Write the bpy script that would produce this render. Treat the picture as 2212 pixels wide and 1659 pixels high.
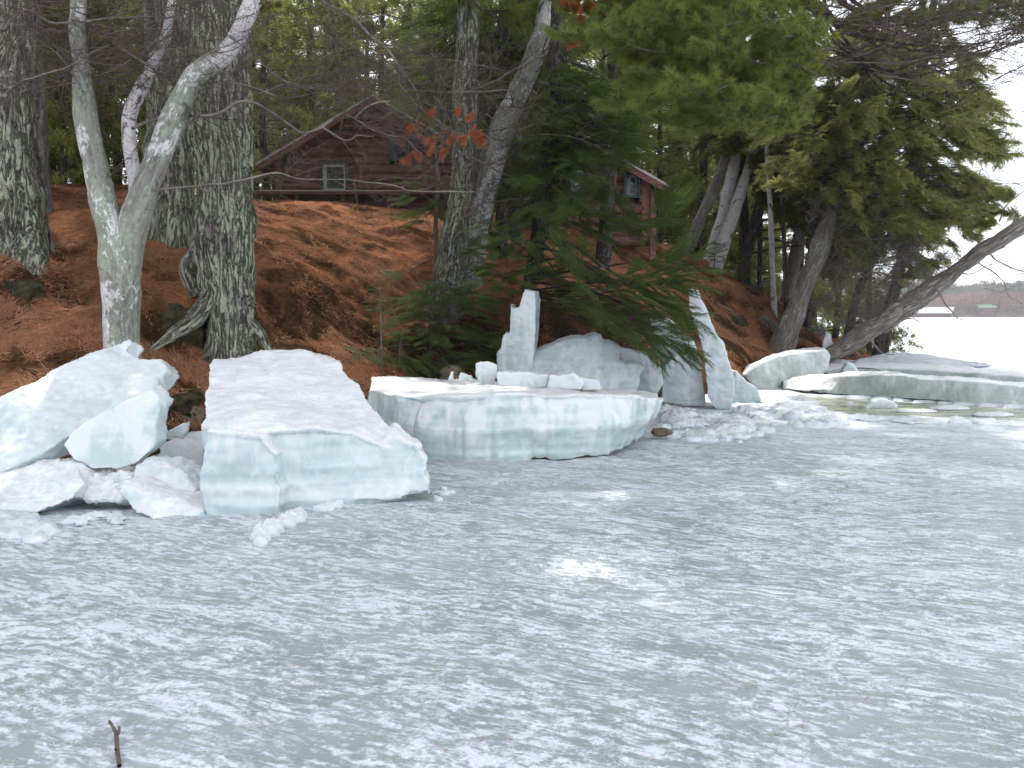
import bpy, bmesh, math, random
import numpy as np
from mathutils import Vector, Matrix

rnd = random.Random(7)
R = math.radians
for o in list(bpy.data.objects): bpy.data.objects.remove(o, do_unlink=True)
scene = bpy.context.scene
col = scene.collection

# ------------------------------------------------------------------ camera, sky, sun, exposure
CAMZ, PITCH, F = 1.5, R(4.7), 1841.0
cam_d = bpy.data.cameras.new('camera'); cam = bpy.data.objects.new('camera', cam_d); col.objects.link(cam)
cam.location = (0, 0, CAMZ); cam.rotation_euler = (R(90) - PITCH, 0, 0)
cam_d.sensor_width = 36; cam_d.lens = 36 * F / 2212; cam_d.clip_end = 3000
scene.camera = cam
SUN_EL, SUN_AZ = R(47), R(-13)          # azimuth measured from +Y towards +X
world = bpy.data.worlds.new('World'); scene.world = world; world.use_nodes = True
wt = world.node_tree; wt.nodes.clear()
wo = wt.nodes.new('ShaderNodeOutputWorld'); wb = wt.nodes.new('ShaderNodeBackground')
sk = wt.nodes.new('ShaderNodeTexSky'); sk.sky_type = 'NISHITA'; sk.sun_disc = False
sk.sun_elevation = SUN_EL; sk.sun_rotation = SUN_AZ; sk.dust_density = 3.0; sk.air_density = 1.0
hs = wt.nodes.new('ShaderNodeHueSaturation'); hs.inputs['Saturation'].default_value = 0.48
tc = wt.nodes.new('ShaderNodeTexCoord'); mp = wt.nodes.new('ShaderNodeMapping'); mp.inputs['Scale'].default_value = (2, 2, 7)
cn = wt.nodes.new('ShaderNodeTexNoise'); cn.inputs['Scale'].default_value = 1.4; cn.inputs['Detail'].default_value = 6
cr = wt.nodes.new('ShaderNodeMapRange'); cr.inputs[1].default_value = .30; cr.inputs[2].default_value = .56
mx = wt.nodes.new('ShaderNodeMix'); mx.data_type = 'RGBA'; mx.blend_type = 'MIX'
mx.inputs[7].default_value = (12.0, 12.5, 13.5, 1)
L = wt.links.new
L(sk.outputs[0], hs.inputs['Color']); L(tc.outputs['Generated'], mp.inputs[0]); L(mp.outputs[0], cn.inputs['Vector'])
L(cn.outputs[0], cr.inputs[0]); L(cr.outputs[0], mx.inputs[0]); L(hs.outputs[0], mx.inputs[6]); L(mx.outputs[2], wb.inputs[0])
wb.inputs[1].default_value = 0.10
L(wb.outputs[0], wo.inputs[0])
sd = bpy.data.lights.new('sun', 'SUN'); sun = bpy.data.objects.new('sun', sd); col.objects.link(sun)
sd.energy = 3.2; sd.angle = R(1.0); sd.color = (1, .95, .87)
sdir = Vector((math.sin(SUN_AZ) * math.cos(SUN_EL), math.cos(SUN_AZ) * math.cos(SUN_EL), math.sin(SUN_EL)))
sun.rotation_euler = sdir.to_track_quat('Z', 'Y').to_euler(); sun.location = (0, 0, 30)
vs = scene.view_settings; vs.view_transform = 'Standard'; vs.look = 'None'; vs.gamma = 1; vs.exposure = 0.85
scene.render.engine = 'CYCLES'
HAZE = 0.0005
cy = scene.cycles
cy.max_bounces = 5; cy.diffuse_bounces = 4; cy.glossy_bounces = 2; cy.transmission_bounces = 3; cy.transparent_max_bounces = 4

# ------------------------------------------------------------------ helpers
def at(px, py, Y):
    """point at depth Y seen at pixel (px, py) of a 2212 x 1659 picture"""
    a = (px - 1106) / F; b = (829.5 - py) / F
    d = Vector((a, math.cos(PITCH) + b * math.sin(PITCH), -math.sin(PITCH) + b * math.cos(PITCH)))
    return Vector((0, 0, CAMZ)) + d * (Y / d.y)
def onz(px, py, z=0.0):
    a = (px - 1106) / F; b = (829.5 - py) / F
    d = Vector((a, math.cos(PITCH) + b * math.sin(PITCH), -math.sin(PITCH) + b * math.cos(PITCH)))
    return Vector((0, 0, CAMZ)) + d * ((z - CAMZ) / d.z)

def _h(ix, iy, iz, s):
    n = (ix * 374761393 + iy * 668265263 + iz * 2147483647 + s * 1274126177) & 0xffffffff
    n = ((n ^ (n >> 13)) * 1274126177) & 0xffffffff
    n = ((n ^ (n >> 16)) * 2246822519) & 0xffffffff
    return ((n ^ (n >> 15)) & 0xffffff) / float(0xffffff)
def vnoise(P, seed=0):
    P = np.asarray(P, dtype=np.float64)
    I = np.floor(P).astype(np.int64); f = P - I; f = f * f * (3 - 2 * f)
    r = 0
    for a in (0, 1):
        for b in (0, 1):
            for c in (0, 1):
                w = (f[:, 0] if a else 1 - f[:, 0]) * (f[:, 1] if b else 1 - f[:, 1]) * (f[:, 2] if c else 1 - f[:, 2])
                r = r + w * _h(I[:, 0] + a, I[:, 1] + b, I[:, 2] + c, seed)
    return r * 2 - 1
def fbm(P, seed=0, octv=4, gain=.5, lac=2.03):
    P = np.asarray(P, dtype=np.float64); r = 0; a = 1
    for i in range(octv):
        r = r + a * vnoise(P, seed + i * 17); P = P * lac + 11.3; a *= gain
    return r

def mesh_np(name, V, Fc, mat, attrs=None, smooth=False):
    """V (n,3); Fc (m,3 or 4) int array or list of faces"""
    me = bpy.data.meshes.new(name)
    if isinstance(Fc, np.ndarray):
        k = Fc.shape[1]
        me.vertices.add(len(V)); me.vertices.foreach_set('co', np.asarray(V, dtype=np.float32).ravel())
        me.loops.add(Fc.size); me.loops.foreach_set('vertex_index', Fc.astype(np.int32).ravel())
        me.polygons.add(len(Fc)); me.polygons.foreach_set('loop_start', np.arange(0, Fc.size, k, dtype=np.int32))
        me.polygons.foreach_set('loop_total', np.full(len(Fc), k, dtype=np.int32))
        me.update(calc_edges=True)
    else:
        me.from_pydata([tuple(v) for v in V], [], Fc); me.update()
    if mat and 'bark' in mat.name and not (attrs and 'straight' in attrs): attrs = dict(attrs or {}, straight=np.asarray(V, dtype=float))
    if attrs:
        for k_, v in attrs.items():
            if np.ndim(v) == 2:
                a = me.attributes.new(k_, 'FLOAT_VECTOR', 'POINT'); a.data.foreach_set('vector', np.asarray(v, dtype=np.float32).ravel()); continue
            a = me.attributes.new(k_, 'FLOAT', 'POINT'); a.data.foreach_set('value', np.asarray(v, dtype=np.float32))
    if smooth: me.polygons.foreach_set('use_smooth', np.ones(len(me.polygons), dtype=bool))
    if mat:
        me.materials.append(mat)
    return me
def tag(o, label=None, cat=None, group=None, kind=None):
    if label: o['label'] = label
    if cat: o['category'] = cat
    if group: o['group'] = group
    if kind: o['kind'] = kind
    return o
def obj(name, me, parent=None):
    o = bpy.data.objects.new(name, me); col.objects.link(o)
    if parent:
        o.parent = parent
        o.matrix_parent_inverse = Matrix.Translation(-parent.location)
    return o
def empty(name, loc, label, cat, group=None):
    o = bpy.data.objects.new(name, None); col.objects.link(o); o.location = loc; o.empty_display_size = .2
    return tag(o, label, cat, group)

# ------------------------------------------------------------------ materials
class NT:
    def __init__(s, name):
        s.m = bpy.data.materials.new(name); s.m.use_nodes = True; s.t = s.m.node_tree
        s.b = s.t.nodes['Principled BSDF']; s.out = s.t.nodes['Material Output']
    def n(s, typ, **kw):
        x = s.t.nodes.new(typ)
        for k, v in kw.items():
            setattr(x, k, v)
        return x
    def l(s, a, b): s.t.links.new(a, b)
    def coord(s, scale=(1, 1, 1), rot=(0, 0, 0)):
        g = s.n('ShaderNodeNewGeometry'); m = s.n('ShaderNodeMapping'); m.inputs['Scale'].default_value = scale
        m.inputs['Rotation'].default_value = rot; s.l(g.outputs['Position'], m.inputs[0]); return m.outputs[0]
    def rcoord(s, ang, scale):
        r_ = s.n('ShaderNodeVectorRotate', rotation_type='Z_AXIS'); r_.inputs['Angle'].default_value = ang; g_ = s.n('ShaderNodeNewGeometry'); s.l(g_.outputs['Position'], r_.inputs['Vector'])
        m = s.n('ShaderNodeMapping'); m.inputs['Scale'].default_value = scale; s.l(r_.outputs[0], m.inputs[0]); return m.outputs[0]
    def scoord(s, scale):
        g_ = s.n('ShaderNodeAttribute', attribute_name='straight'); m = s.n('ShaderNodeMapping'); m.inputs['Scale'].default_value = scale
        s.l(g_.outputs['Vector'], m.inputs[0]); return m.outputs[0]
    def noise(s, vec, scale, detail=4, rough=.55, dist=0):
        x = s.n('ShaderNodeTexNoise'); x.inputs['Scale'].default_value = scale; x.inputs['Detail'].default_value = detail
        x.inputs['Roughness'].default_value = rough; x.inputs['Distortion'].default_value = dist
        s.l(vec, x.inputs['Vector']); return x.outputs[0]
    def vor(s, vec, scale, feat='F1'):
        x = s.n('ShaderNodeTexVoronoi', feature=feat); x.inputs['Scale'].default_value = scale; s.l(vec, x.inputs['Vector']); return x.outputs[0]
    def rng(s, v, a, b, c=0, d=1):
        x = s.n('ShaderNodeMapRange'); x.inputs[1].default_value = a; x.inputs[2].default_value = b
        x.inputs[3].default_value = c; x.inputs[4].default_value = d; s.l(v, x.inputs[0]); return x.outputs[0]
    def mix(s, f, a, b):
        x = s.n('ShaderNodeMix', data_type='RGBA')
        for sock, v in ((0, f), (6, a), (7, b)):
            if isinstance(v, (int, float)): x.inputs[sock].default_value = v
            elif isinstance(v, tuple): x.inputs[sock].default_value = (*v, 1)
            else: s.l(v, x.inputs[sock])
        return x.outputs[2]
    def math(s, op, a, b=0.0):
        x = s.n('ShaderNodeMath', operation=op); x.use_clamp = False
        for i, v in enumerate((a, b)):
            if isinstance(v, (int, float)): x.inputs[i].default_value = v
            else: s.l(v, x.inputs[i])
        return x.outputs[0]
    def attr(s, name):
        x = s.n('ShaderNodeAttribute', attribute_name=name); return x.outputs['Fac']
    def bump(s, h, strength=.5, dist=.02):
        x = s.n('ShaderNodeBump'); x.inputs['Strength'].default_value = strength; x.inputs['Distance'].default_value = dist
        s.l(h, x.inputs['Height']); s.l(x.outputs[0], s.b.inputs['Normal'])
    def fin(s, color, rough=.8, spec=.3):
        if isinstance(color, tuple): s.b.inputs['Base Color'].default_value = (*color, 1)
        else: s.l(color, s.b.inputs['Base Color'])
        if isinstance(rough, (int, float)): s.b.inputs['Roughness'].default_value = rough
        else: s.l(rough, s.b.inputs['Roughness'])
        s.b.inputs['Specular IOR Level'].default_value = spec
        return s.m

def mat_lake():
    s = NT('lake_ice_mat')
    big = s.coord((1, 1, 1)); st = s.rcoord(R(23), (.85, 2.3, 1))
    w = s.n('ShaderNodeTexNoise'); w.inputs['Scale'].default_value = 1.1; w.inputs['Detail'].default_value = 3; s.l(big, w.inputs['Vector'])
    va = s.n('ShaderNodeVectorMath', operation='MULTIPLY_ADD'); s.l(w.outputs[1], va.inputs[0]); va.inputs[1].default_value = (.7, .7, 0); s.l(st, va.inputs[2])
    n1 = s.noise(va.outputs[0], 11.5, 9, .64, .0); n5 = s.noise(va.outputs[0], 2.2, 4, .55)
    n2 = s.noise(big, .6, 3, .5)
    n3 = s.noise(big, 55, 4, .75)
    n4 = s.noise(s.rcoord(R(27), (1, 1.6, 1)), 15, 7, .75)
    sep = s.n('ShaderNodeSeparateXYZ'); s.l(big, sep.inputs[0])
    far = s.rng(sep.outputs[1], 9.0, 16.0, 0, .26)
    v = s.math('ADD', n1, s.math('MULTIPLY', s.math('SUBTRACT', n2, .5), .25))
    v = s.math('ADD', v, s.math('MULTIPLY', s.math('SUBTRACT', n5, .5), .42))
    v = s.math('ADD', v, s.math('MULTIPLY', s.math('SUBTRACT', n3, .5), .42))
    v = s.math('ADD', v, s.math('MULTIPLY', s.math('SUBTRACT', n4, .5), .42))
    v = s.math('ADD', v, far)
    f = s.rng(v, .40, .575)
    icec = s.mix(s.rng(s.noise(big, 1.3, 4, .6), .35, .7), (.24, .275, .28), (.36, .39, .40))
    icec = s.mix(s.rng(s.noise(big, .6, 2), .45, .72, 0, .6), icec, (.20, .255, .25))
    snow = s.mix(s.rng(n3, .35, .65), (.51, .54, .59), (.66, .69, .74))
    c = s.mix(f, icec, snow)
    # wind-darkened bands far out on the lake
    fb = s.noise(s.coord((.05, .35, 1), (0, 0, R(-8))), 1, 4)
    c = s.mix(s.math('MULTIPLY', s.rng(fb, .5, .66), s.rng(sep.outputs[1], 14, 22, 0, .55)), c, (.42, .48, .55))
    h = s.math('ADD', s.math('MULTIPLY', f, .8), s.math('MULTIPLY', n3, .45))
    s.bump(h, .55, .018)
    return s.fin(c, s.rng(f, 0, 1, .34, .8), .4)
def mat_ice(name, clear=(.42, .52, .51), white=(.64, .68, .685), band=True, sss=.5, crustc=(.67, .685, .705), frost=.95, dirty=.75):
    s = NT(name)
    p = s.coord(); cr_ = s.attr('crust')
    ax = s.coord((1, 1, .22)); hz = s.coord((.25, .25, 5))
    n1 = s.noise(p, 2.6, 5, .6, .4); n2 = s.noise(ax, 7, 5, .65, .3); n3 = s.noise(p, 45, 3, .7); nb = s.noise(hz, 2.2, 3, .6)
    f = s.math('ADD', s.rng(n1, .45, .62, 0, .35), s.rng(n2, .52, .68, 0, .35))
    if band: f = s.math('ADD', f, s.rng(nb, .5, .66, 0, .38))
    f = s.math('ADD', f, s.math('MULTIPLY', s.attr('frost'), frost))
    x = s.n('ShaderNodeClamp'); s.l(f, x.inputs[0])
    c = s.mix(x.outputs[0], clear, white)
    wv = s.n('ShaderNodeTexNoise'); wv.inputs['Scale'].default_value = 1.6; wv.inputs['Detail'].default_value = 4; s.l(p, wv.inputs['Vector'])
    wa = s.n('ShaderNodeVectorMath', operation='MULTIPLY_ADD'); s.l(wv.outputs[1], wa.inputs[0]); wa.inputs[1].default_value = (1.1, 1.1, 1.1); s.l(s.coord((1, 1, .7)), wa.inputs[2])
    ck = s.vor(wa.outputs[0], 1.9, 'DISTANCE_TO_EDGE'); c = s.mix(s.math('MULTIPLY', s.rng(ck, .0, .03, .22, 0), s.rng(n1, .35, .6)), c, (.78, .82, .84))
    c = s.mix(s.math('MULTIPLY', s.rng(s.noise(s.coord((1, 1, .3)), 60, 3, .8), .60, .72), .4), c, (.75, .79, .8))
    c = s.mix(cr_, c, s.mix(s.rng(s.noise(p, 6, 6, .7), .35, .65), tuple(v * .9 for v in crustc), tuple(min(1, v * 1.1) for v in crustc)))
    dirt = s.math('MULTIPLY', s.rng(s.noise(s.coord((1, 4, 3)), 3.3, 7, .75), .46, .68, 0, dirty), cr_)
    c = s.mix(dirt, c, (.53, .51, .515))
    h = s.math('ADD', s.math('MULTIPLY', s.math('MULTIPLY', n3, cr_), .8), s.math('MULTIPLY', n2, .5))
    h = s.math('ADD', h, s.math('MULTIPLY', s.noise(s.coord((1, 1, .5)), 22, 4, .65), .4))
    s.bump(h, .5, .02)
    s.b.inputs['Subsurface Weight'].default_value = sss
    s.b.inputs['Subsurface Radius'].default_value = (.12, .22, .24)
    s.b.inputs['Subsurface Scale'].default_value = .35
    return s.fin(c, s.rng(cr_, 0, 1, .2, .75), .5)
def mat_snow():
    s = NT('snow_mat'); p = s.coord(); n = s.noise(p, 30, 5, .7); n2 = s.noise(p, 5, 4)
    s.bump(s.math('ADD', n, s.math('MULTIPLY', n2, .8)), .6, .02)
    s.b.inputs['Subsurface Weight'].default_value = .2; s.b.inputs['Subsurface Radius'].default_value = (.05, .07, .09)
    return s.fin(s.mix(s.rng(n2, .3, .7), (.54, .575, .61), (.70, .72, .75)), .7, .3)
def mat_ground():
    s = NT('hillside_mat'); p = s.coord()
    n1 = s.noise(p, 1.1, 5, .6, .5); n2 = s.noise(p, 14, 6, .7, .6); n3 = s.noise(p, 60, 3, .8)
    c = s.mix(s.rng(n2, .35, .65), (.17, .064, .036), (.45, .205, .105))
    c = s.mix(s.rng(n3, .5, .75, 0, .5), c, (.50, .28, .165))
    moss = s.math('MULTIPLY', s.rng(s.math('ADD', n1, s.math('MULTIPLY', n2, .15)), .60, .70), .9)
    c = s.mix(moss, c, s.mix(s.rng(s.noise(p, 7, 4), .4, .65), (.012, .012, .007), (.045, .05, .014)))
    c = s.mix(s.attr('dirt'), c, s.mix(s.rng(n2, .35, .65), (.014, .010, .007), (.095, .055, .026)))
    s.bump(s.math('ADD', n2, s.math('MULTIPLY', n3, .5)), .9, .04)
    return s.fin(c, 1.0, .0)
def mat_bark(name, dark, mid, lichen, lich_amt=.5, fiss=1.0, sc=1.0, moss=None, white=None):
    s = NT(name)
    p = s.scoord((1, 1, .16)); q = s.scoord((1, 1, .62))
    n = s.noise(p, 13 * sc, 7, .72, .8); nn = s.noise(p, 27 * sc, 5, .7, .3); n2 = s.noise(q, 3.0, 6, .7, .5); n3 = s.noise(q, 30, 5, .75)
    c = s.mix(s.rng(nn, .32, .66), dark, mid)
    lf = s.math('ADD', n2, s.math('MULTIPLY', s.math('SUBTRACT', n3, .5), .75))
    lf = s.rng(lf, .66 - .26 * lich_amt, .72 - .26 * lich_amt)
    c = s.mix(lf, c, s.mix(s.rng(n3, .35, .65), tuple(x * .7 for x in lichen), lichen))
    if white:
        wf = s.math('ADD', s.noise(s.scoord((1, 1, .5)), 2.6, 5, .65, .3), s.math('MULTIPLY', s.math('SUBTRACT', n3, .5), .35))
        c = s.mix(s.rng(wf, .565, .60), c, s.mix(s.rng(n3, .3, .6), (.33, .32, .31), white))
        df = s.noise(s.scoord((1, 1, 1.2)), 3.1, 6, .7, .6); c = s.mix(s.rng(df, .60, .66, 0, .8), c, (.075, .065, .06))
    rid = s.math('ABSOLUTE', s.math('SUBTRACT', n, .5)); crack = s.rng(rid, .0, .05, 1, 0)
    c = s.mix(s.math('MULTIPLY', crack, .85 * fiss), c, tuple(x * .35 for x in dark))
    if moss: c = s.mix(s.rng(s.noise(q, 2.1, 4), .57, .66, 0, .8), c, moss)
    s.bump(s.math('SUBTRACT', s.math('ADD', s.math('MULTIPLY', n3, .4), s.math('MULTIPLY', nn, .6)), s.math('MULTIPLY', crack, fiss)), .9, .035 * fiss + .006)
    return s.fin(c, .9, .15)
def mat_birch():
    s = NT('birch_bark_mat'); p = s.scoord((1, 1, .55)); q = s.scoord((1, 1, 6))
    n = s.noise(p, 3.2, 5, .65, .5); n2 = s.noise(p, 22, 4, .7); n3 = s.noise(q, 3.5, 4, .6)
    c = s.mix(s.rng(n2, .3, .7), (.44, .42, .41), (.62, .61, .61))
    c = s.mix(s.rng(n3, .62, .66, 0, .8), c, (.09, .07, .06)); c = s.mix(s.rng(s.noise(p, 4.5, 6, .7, .5), .57, .60), c, (.12, .095, .08))
    s.bump(n2, .5, .015)
    return s.fin(c, .75, .2)
def mat_plain(name, c1, c2, scale=6, rough=.85, bump=.3, st=(1, 1, 1), spec=.2, bd=.01):
    s = NT(name); p = s.coord(st); n = s.noise(p, scale, 5, .65, .3)
    s.bump(n, bump, bd); return s.fin(s.mix(s.rng(n, .33, .67), c1, c2), rough, spec)
def mat_leaf(name, c1, c2, trans=.4, tcol=None, rough=.6, spec=.15):
    s = NT(name); t = s.attr('tint'); c = s.mix(t, c1, c2)
    n = s.noise(s.coord(), 1.3, 2)
    c = s.mix(s.rng(n, .35, .65, 0, .45), c, c1)
    s.fin(c, rough, spec)
    tr = s.n('ShaderNodeBsdfTranslucent'); s.l(s.mix(.5, c, tcol or c2), tr.inputs[0])
    m = s.n('ShaderNodeMixShader'); m.inputs[0].default_value = trans
    s.l(s.b.outputs[0], m.inputs[1]); s.l(tr.outputs[0], m.inputs[2]); s.l(m.outputs[0], s.out.inputs[0]); return s.m

M = {}
M['lake'] = mat_lake()
M['ice'] = mat_ice('clear_ice_mat')
M['ice_blue'] = mat_ice('blue_ice_mat', clear=(.43, .52, .53), white=(.62, .665, .68))
M['ice_grey'] = mat_ice('grey_ice_mat', clear=(.42, .475, .485), white=(.62, .64, .65), band=False)
M['ice_dark'] = mat_ice('shaded_ice_mat', clear=(.32, .37, .335), white=(.62, .66, .65), band=False, sss=.1, crustc=(.80, .81, .82), frost=.35, dirty=.12)  # ridge ice: shaded faces and sunlit tops painted into the colours
M['snow'] = mat_snow()
M['ground'] = mat_ground()
M['pine_bark'] = mat_bark('pine_bark_mat', (.12, .105, .092), (.29, .27, .245), (.43, .45, .345), .92)
M['dark_bark'] = mat_bark('dark_bark_mat', (.05, .042, .036), (.13, .11, .095), (.23, .25, .19), .35)
M['lichen_bark'] = mat_bark('lichen_bark_mat', (.15, .14, .125), (.32, .31, .285), (.335, .36, .29), .8, .25, .6, None, (.66, .65, .65))
M['grey_bark'] = mat_bark('grey_bark_mat', (.14, .125, .11), (.30, .28, .26), (.38, .40, .30), .25, .5, 1.3)
M['log_bark'] = mat_bark('weathered_log_bark_mat', (.17, .15, .13), (.44, .41, .38), (.24, .19, .11), .35, .6, 1.0)
M['birch'] = mat_birch()
M['twig'] = mat_plain('twig_mat', (.06, .045, .038), (.15, .115, .10), 9)
M['twig_grey'] = mat_plain('grey_twig_mat', (.12, .10, .09), (.26, .23, .21), 9)
M['fir'] = mat_leaf('fir_needle_mat', (.05, .095, .02), (.165, .245, .05), .45)
M['firlight'] = mat_leaf('young_fir_needle_mat', (.07, .12, .028), (.17, .22, .055), .35)
M['pine'] = mat_leaf('pine_needle_mat', (.10, .145, .035), (.30, .33, .085), .5)
M['cedar'] = mat_leaf('cedar_leaf_mat', (.13, .155, .042), (.39, .40, .13), .55)
M['bgpine'] = mat_leaf('background_needle_mat', (.085, .115, .03), (.34, .36, .09), .55)
M['red'] = mat_leaf('dead_needle_mat', (.32, .085, .03), (.55, .20, .085), .4)
M['moss'] = mat_plain('mossy_rock_mat', (.016, .014, .010), (.085, .075, .034), 11, .95, 1.0, bd=.06)
M['rock'] = mat_plain('lichen_rock_mat', (.055, .05, .045), (.22, .22, .19), 9, .9, .8, bd=.03)
M['brownrock'] = mat_plain('brown_rock_mat', (.09, .07, .05), (.20, .17, .12), 9, .8, .4)

# ------------------------------------------------------------------ terrain
pts = []
for x, y in [(-16, 3.5), (-9, 6.3), (-5.5, 7.9), (-4.2, 9.0), (-3, 10.1), (-2.1, 11.2), (-.9, 12.3), (.6, 13.1), (2.2, 13.9), (3.8, 15.6), (5.1, 17.6), (6.7, 19.2), (8.6, 20.4), (10.2, 22), (11.2, 25), (10.5, 30), (8, 40), (2, 52), (-20, 60)]:
    pts.append((x, y, -.03))
for x, y in [(-9, 4.6), (-5, 6.3), (-2.4, 8.8), (0, 11.2), (3, 12.4), (5.2, 15.5), (8.5, 18), (12, 21), (14, 26), (14, 34), (10, 46), (5, 60), (-20, 70), (-3, 5), (4, 8), (12, 14), (18, 24), (18, 45)]:
    pts.append((x, y, -.7))
for p in [(0, 860, 8.4), (0, 700, 9.6), (40, 515, 11), (0, 425, 14), (150, 405, 14.5), (250, 415, 14.5), (150, 600, 10.9), (150, 800, 9.1),
          (265, 765, 9.4), (265, 640, 10.5), (370, 760, 10.2), (370, 640, 11.4), (370, 485, 13), (330, 415, 15.5), (480, 760, 10.9), (560, 740, 11.6),
          (600, 600, 13.2), (600, 500, 15.2), (600, 446, 19), (750, 440, 21), (720, 560, 14.9), (720, 700, 12.9), (720, 790, 12.2), (870, 452, 21.5),
          (900, 520, 17.2), (900, 600, 15.3), (880, 700, 13.8), (850, 800, 12.8), (975, 650, 15), (1000, 478, 21), (1050, 790, 13.4), (1150, 700, 14.8),
          (1200, 488, 20.5), (1230, 560, 18.2), (1200, 640, 16.2), (1300, 508, 21), (1300, 600, 18.3), (1350, 700, 16.4), (1350, 800, 15), (1400, 528, 22),
          (1450, 600, 20.5), (1480, 700, 18.2), (1500, 556, 23.5), (1550, 640, 21.5), (1560, 740, 19.2), (1600, 606, 24), (1640, 700, 21.3), (1640, 780, 20),
          (1665, 655, 24.5), (1720, 705, 23.3), (1750, 770, 21.6), (1800, 750, 23)]:
    v = at(*p); pts.append(tuple(v))
for x, y, z in [(-14, 12, 3.6), (-20, 20, 4.2), (-12, 22, 4.2), (-5, 26, 4.0), (0, 27, 4.0), (4, 27, 3.4), (-12, 32, 3.6), (0, 34, 3.2), (6, 30, 2.3), (-25, 10, 3.5), (-25, 40, 3), (-8, 45, 2)]:
    pts.append((x, y, z))
PT = np.array(pts); C2 = .6
def _k(d2): return np.sqrt(d2 + C2)
D2 = ((PT[:, None, :2] - PT[None, :, :2]) ** 2).sum(-1)
nP = len(PT); A = np.zeros((nP + 3, nP + 3)); A[:nP, :nP] = _k(D2) - np.eye(nP) * .25
A[:nP, nP] = 1; A[:nP, nP + 1:] = PT[:, :2]; A[nP, :nP] = 1; A[nP + 1:, :nP] = PT[:, :2].T
W = np.linalg.solve(A, np.concatenate([PT[:, 2], [0, 0, 0]]))
def H(X, Y, detail=True):
    X = np.atleast_1d(np.asarray(X, float)); Y = np.atleast_1d(np.asarray(Y, float))
    z = W[nP] + W[nP + 1] * X + W[nP + 2] * Y
    for i in range(nP): z = z + W[i] * _k((X - PT[i, 0]) ** 2 + (Y - PT[i, 1]) ** 2)
    z = np.minimum(z, 5.2)
    if detail:
        P3 = np.stack([X, Y, np.zeros_like(X)], 1)
        amp = np.clip((z + .15) / .6, 0, 1) * np.clip(1.25 - np.abs(z - 1.6) / 3.2, .25, 1)
        big = fbm(P3 * .9, 3, 3); sm = fbm(P3 * 3.1, 9, 3)
        z = z + amp * (.13 * big + .05 * sm)
        # ledges: little undercut steps along the bank
        st = fbm(P3 * .55 + 3, 21, 2)
        z = z + amp * .16 * np.clip(np.sin((z * 4.2 + st * 3.0)), -.6, 1) * np.clip(1 - np.abs(z - 1.3) / 1.6, 0, 1)
    return z
def g(x, y): return float(H(x, y)[0])
def hit(px, py, y0=7.0, y1=34.0):
    """where the sight line through a picture point meets the hillside"""
    ys = np.linspace(y0, y1, 700); a = at(px, py, 1.0); o_ = Vector((0, 0, CAMZ)); d = a - o_
    X = d.x * ys; Z = CAMZ + d.z * ys; h = H(X, ys)
    w = np.where(h > Z)[0]
    i = w[0] if len(w) else len(ys) - 1
    return Vector((X[i], ys[i], h[i]))
xs = np.concatenate([np.arange(-26, -9, .35), np.arange(-9, 11.5, .085), np.arange(11.5, 17, .35)])
ys = np.concatenate([np.arange(3, 7, .3), np.arange(7, 22, .085), np.arange(22, 27, .2), np.arange(27, 72, .9)])
GX, GY = np.meshgrid(xs, ys); HZ = H(GX.ravel(), GY.ravel())
slope = np.hypot(*np.gradient(HZ.reshape(GX.shape), ys, xs)).ravel()
P3 = np.stack([GX.ravel(), GY.ravel(), HZ], 1)
dirt = np.clip((slope - .95) / .6, 0, 1) + np.clip((.45 - HZ) / .45, 0, 1) + np.clip(fbm(P3 * 1.3, 40, 4) * 2.2 - .85, 0, .85)
HOL = []
for px, py, r_ in [(350, 690, .5), (590, 590, .5), (640, 600, .35), (600, 690, .55), (680, 690, .4), (712, 595, .55), (750, 600, .4), (575, 515, .3), (700, 520, .4), (640, 500, .3), (110, 785, .6), (60, 800, .5), (20, 640, .4), (90, 640, .3), (380, 490, .4), (150, 540, .25), (60, 540, .25),
                   (560, 740, .5), (640, 760, .6), (880, 770, .9), (960, 740, .8), (1050, 760, .9), (1200, 700, .9), (1300, 720, .9), (1400, 700, .8), (1345, 555, .45), (1450, 565, .5), (1560, 700, .6), (1600, 760, .7), (1700, 750, .8), (1640, 650, .3), (380, 850, .4), (800, 640, .3), (1520, 590, .4), (1760, 740, .8)]:
    h_ = hit(px, py); HOL.append((h_.x, h_.y, r_))
def hollow(X, Y):
    P_ = np.stack([X, Y, X * 0], 1); wx = X + .35 * fbm(P_ * 1.9, 71, 3); wy = Y + .35 * fbm(P_ * 1.9, 72, 3); o_ = np.zeros(len(X))
    for hx, hy, r_ in HOL: o_ = np.maximum(o_, np.clip(1.25 - ((wx - hx) ** 2 * .5 + (wy - hy) ** 2) / (r_ * .72) ** 2, 0, 1))
    return o_
hl = hollow(P3[:, 0], P3[:, 1]); dirt = np.maximum(dirt, hl)
P3[:, 2] -= .06 * hl - .09 * hl * np.abs(fbm(P3 * 4.5, 73, 3))
nx, ny = len(xs), len(ys)
idx = np.arange(nx * ny).reshape(ny, nx)
Q = np.stack([idx[:-1, :-1].ravel(), idx[:-1, 1:].ravel(), idx[1:, 1:].ravel(), idx[1:, :-1].ravel()], 1)
Q = Q[(HZ[Q] > -.5).any(1)]
hill = obj('hillside', mesh_np('hillside', P3, Q, M['ground'], {'dirt': np.clip(dirt, 0, .92)}, True)); tag(hill, kind='structure')

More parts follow.
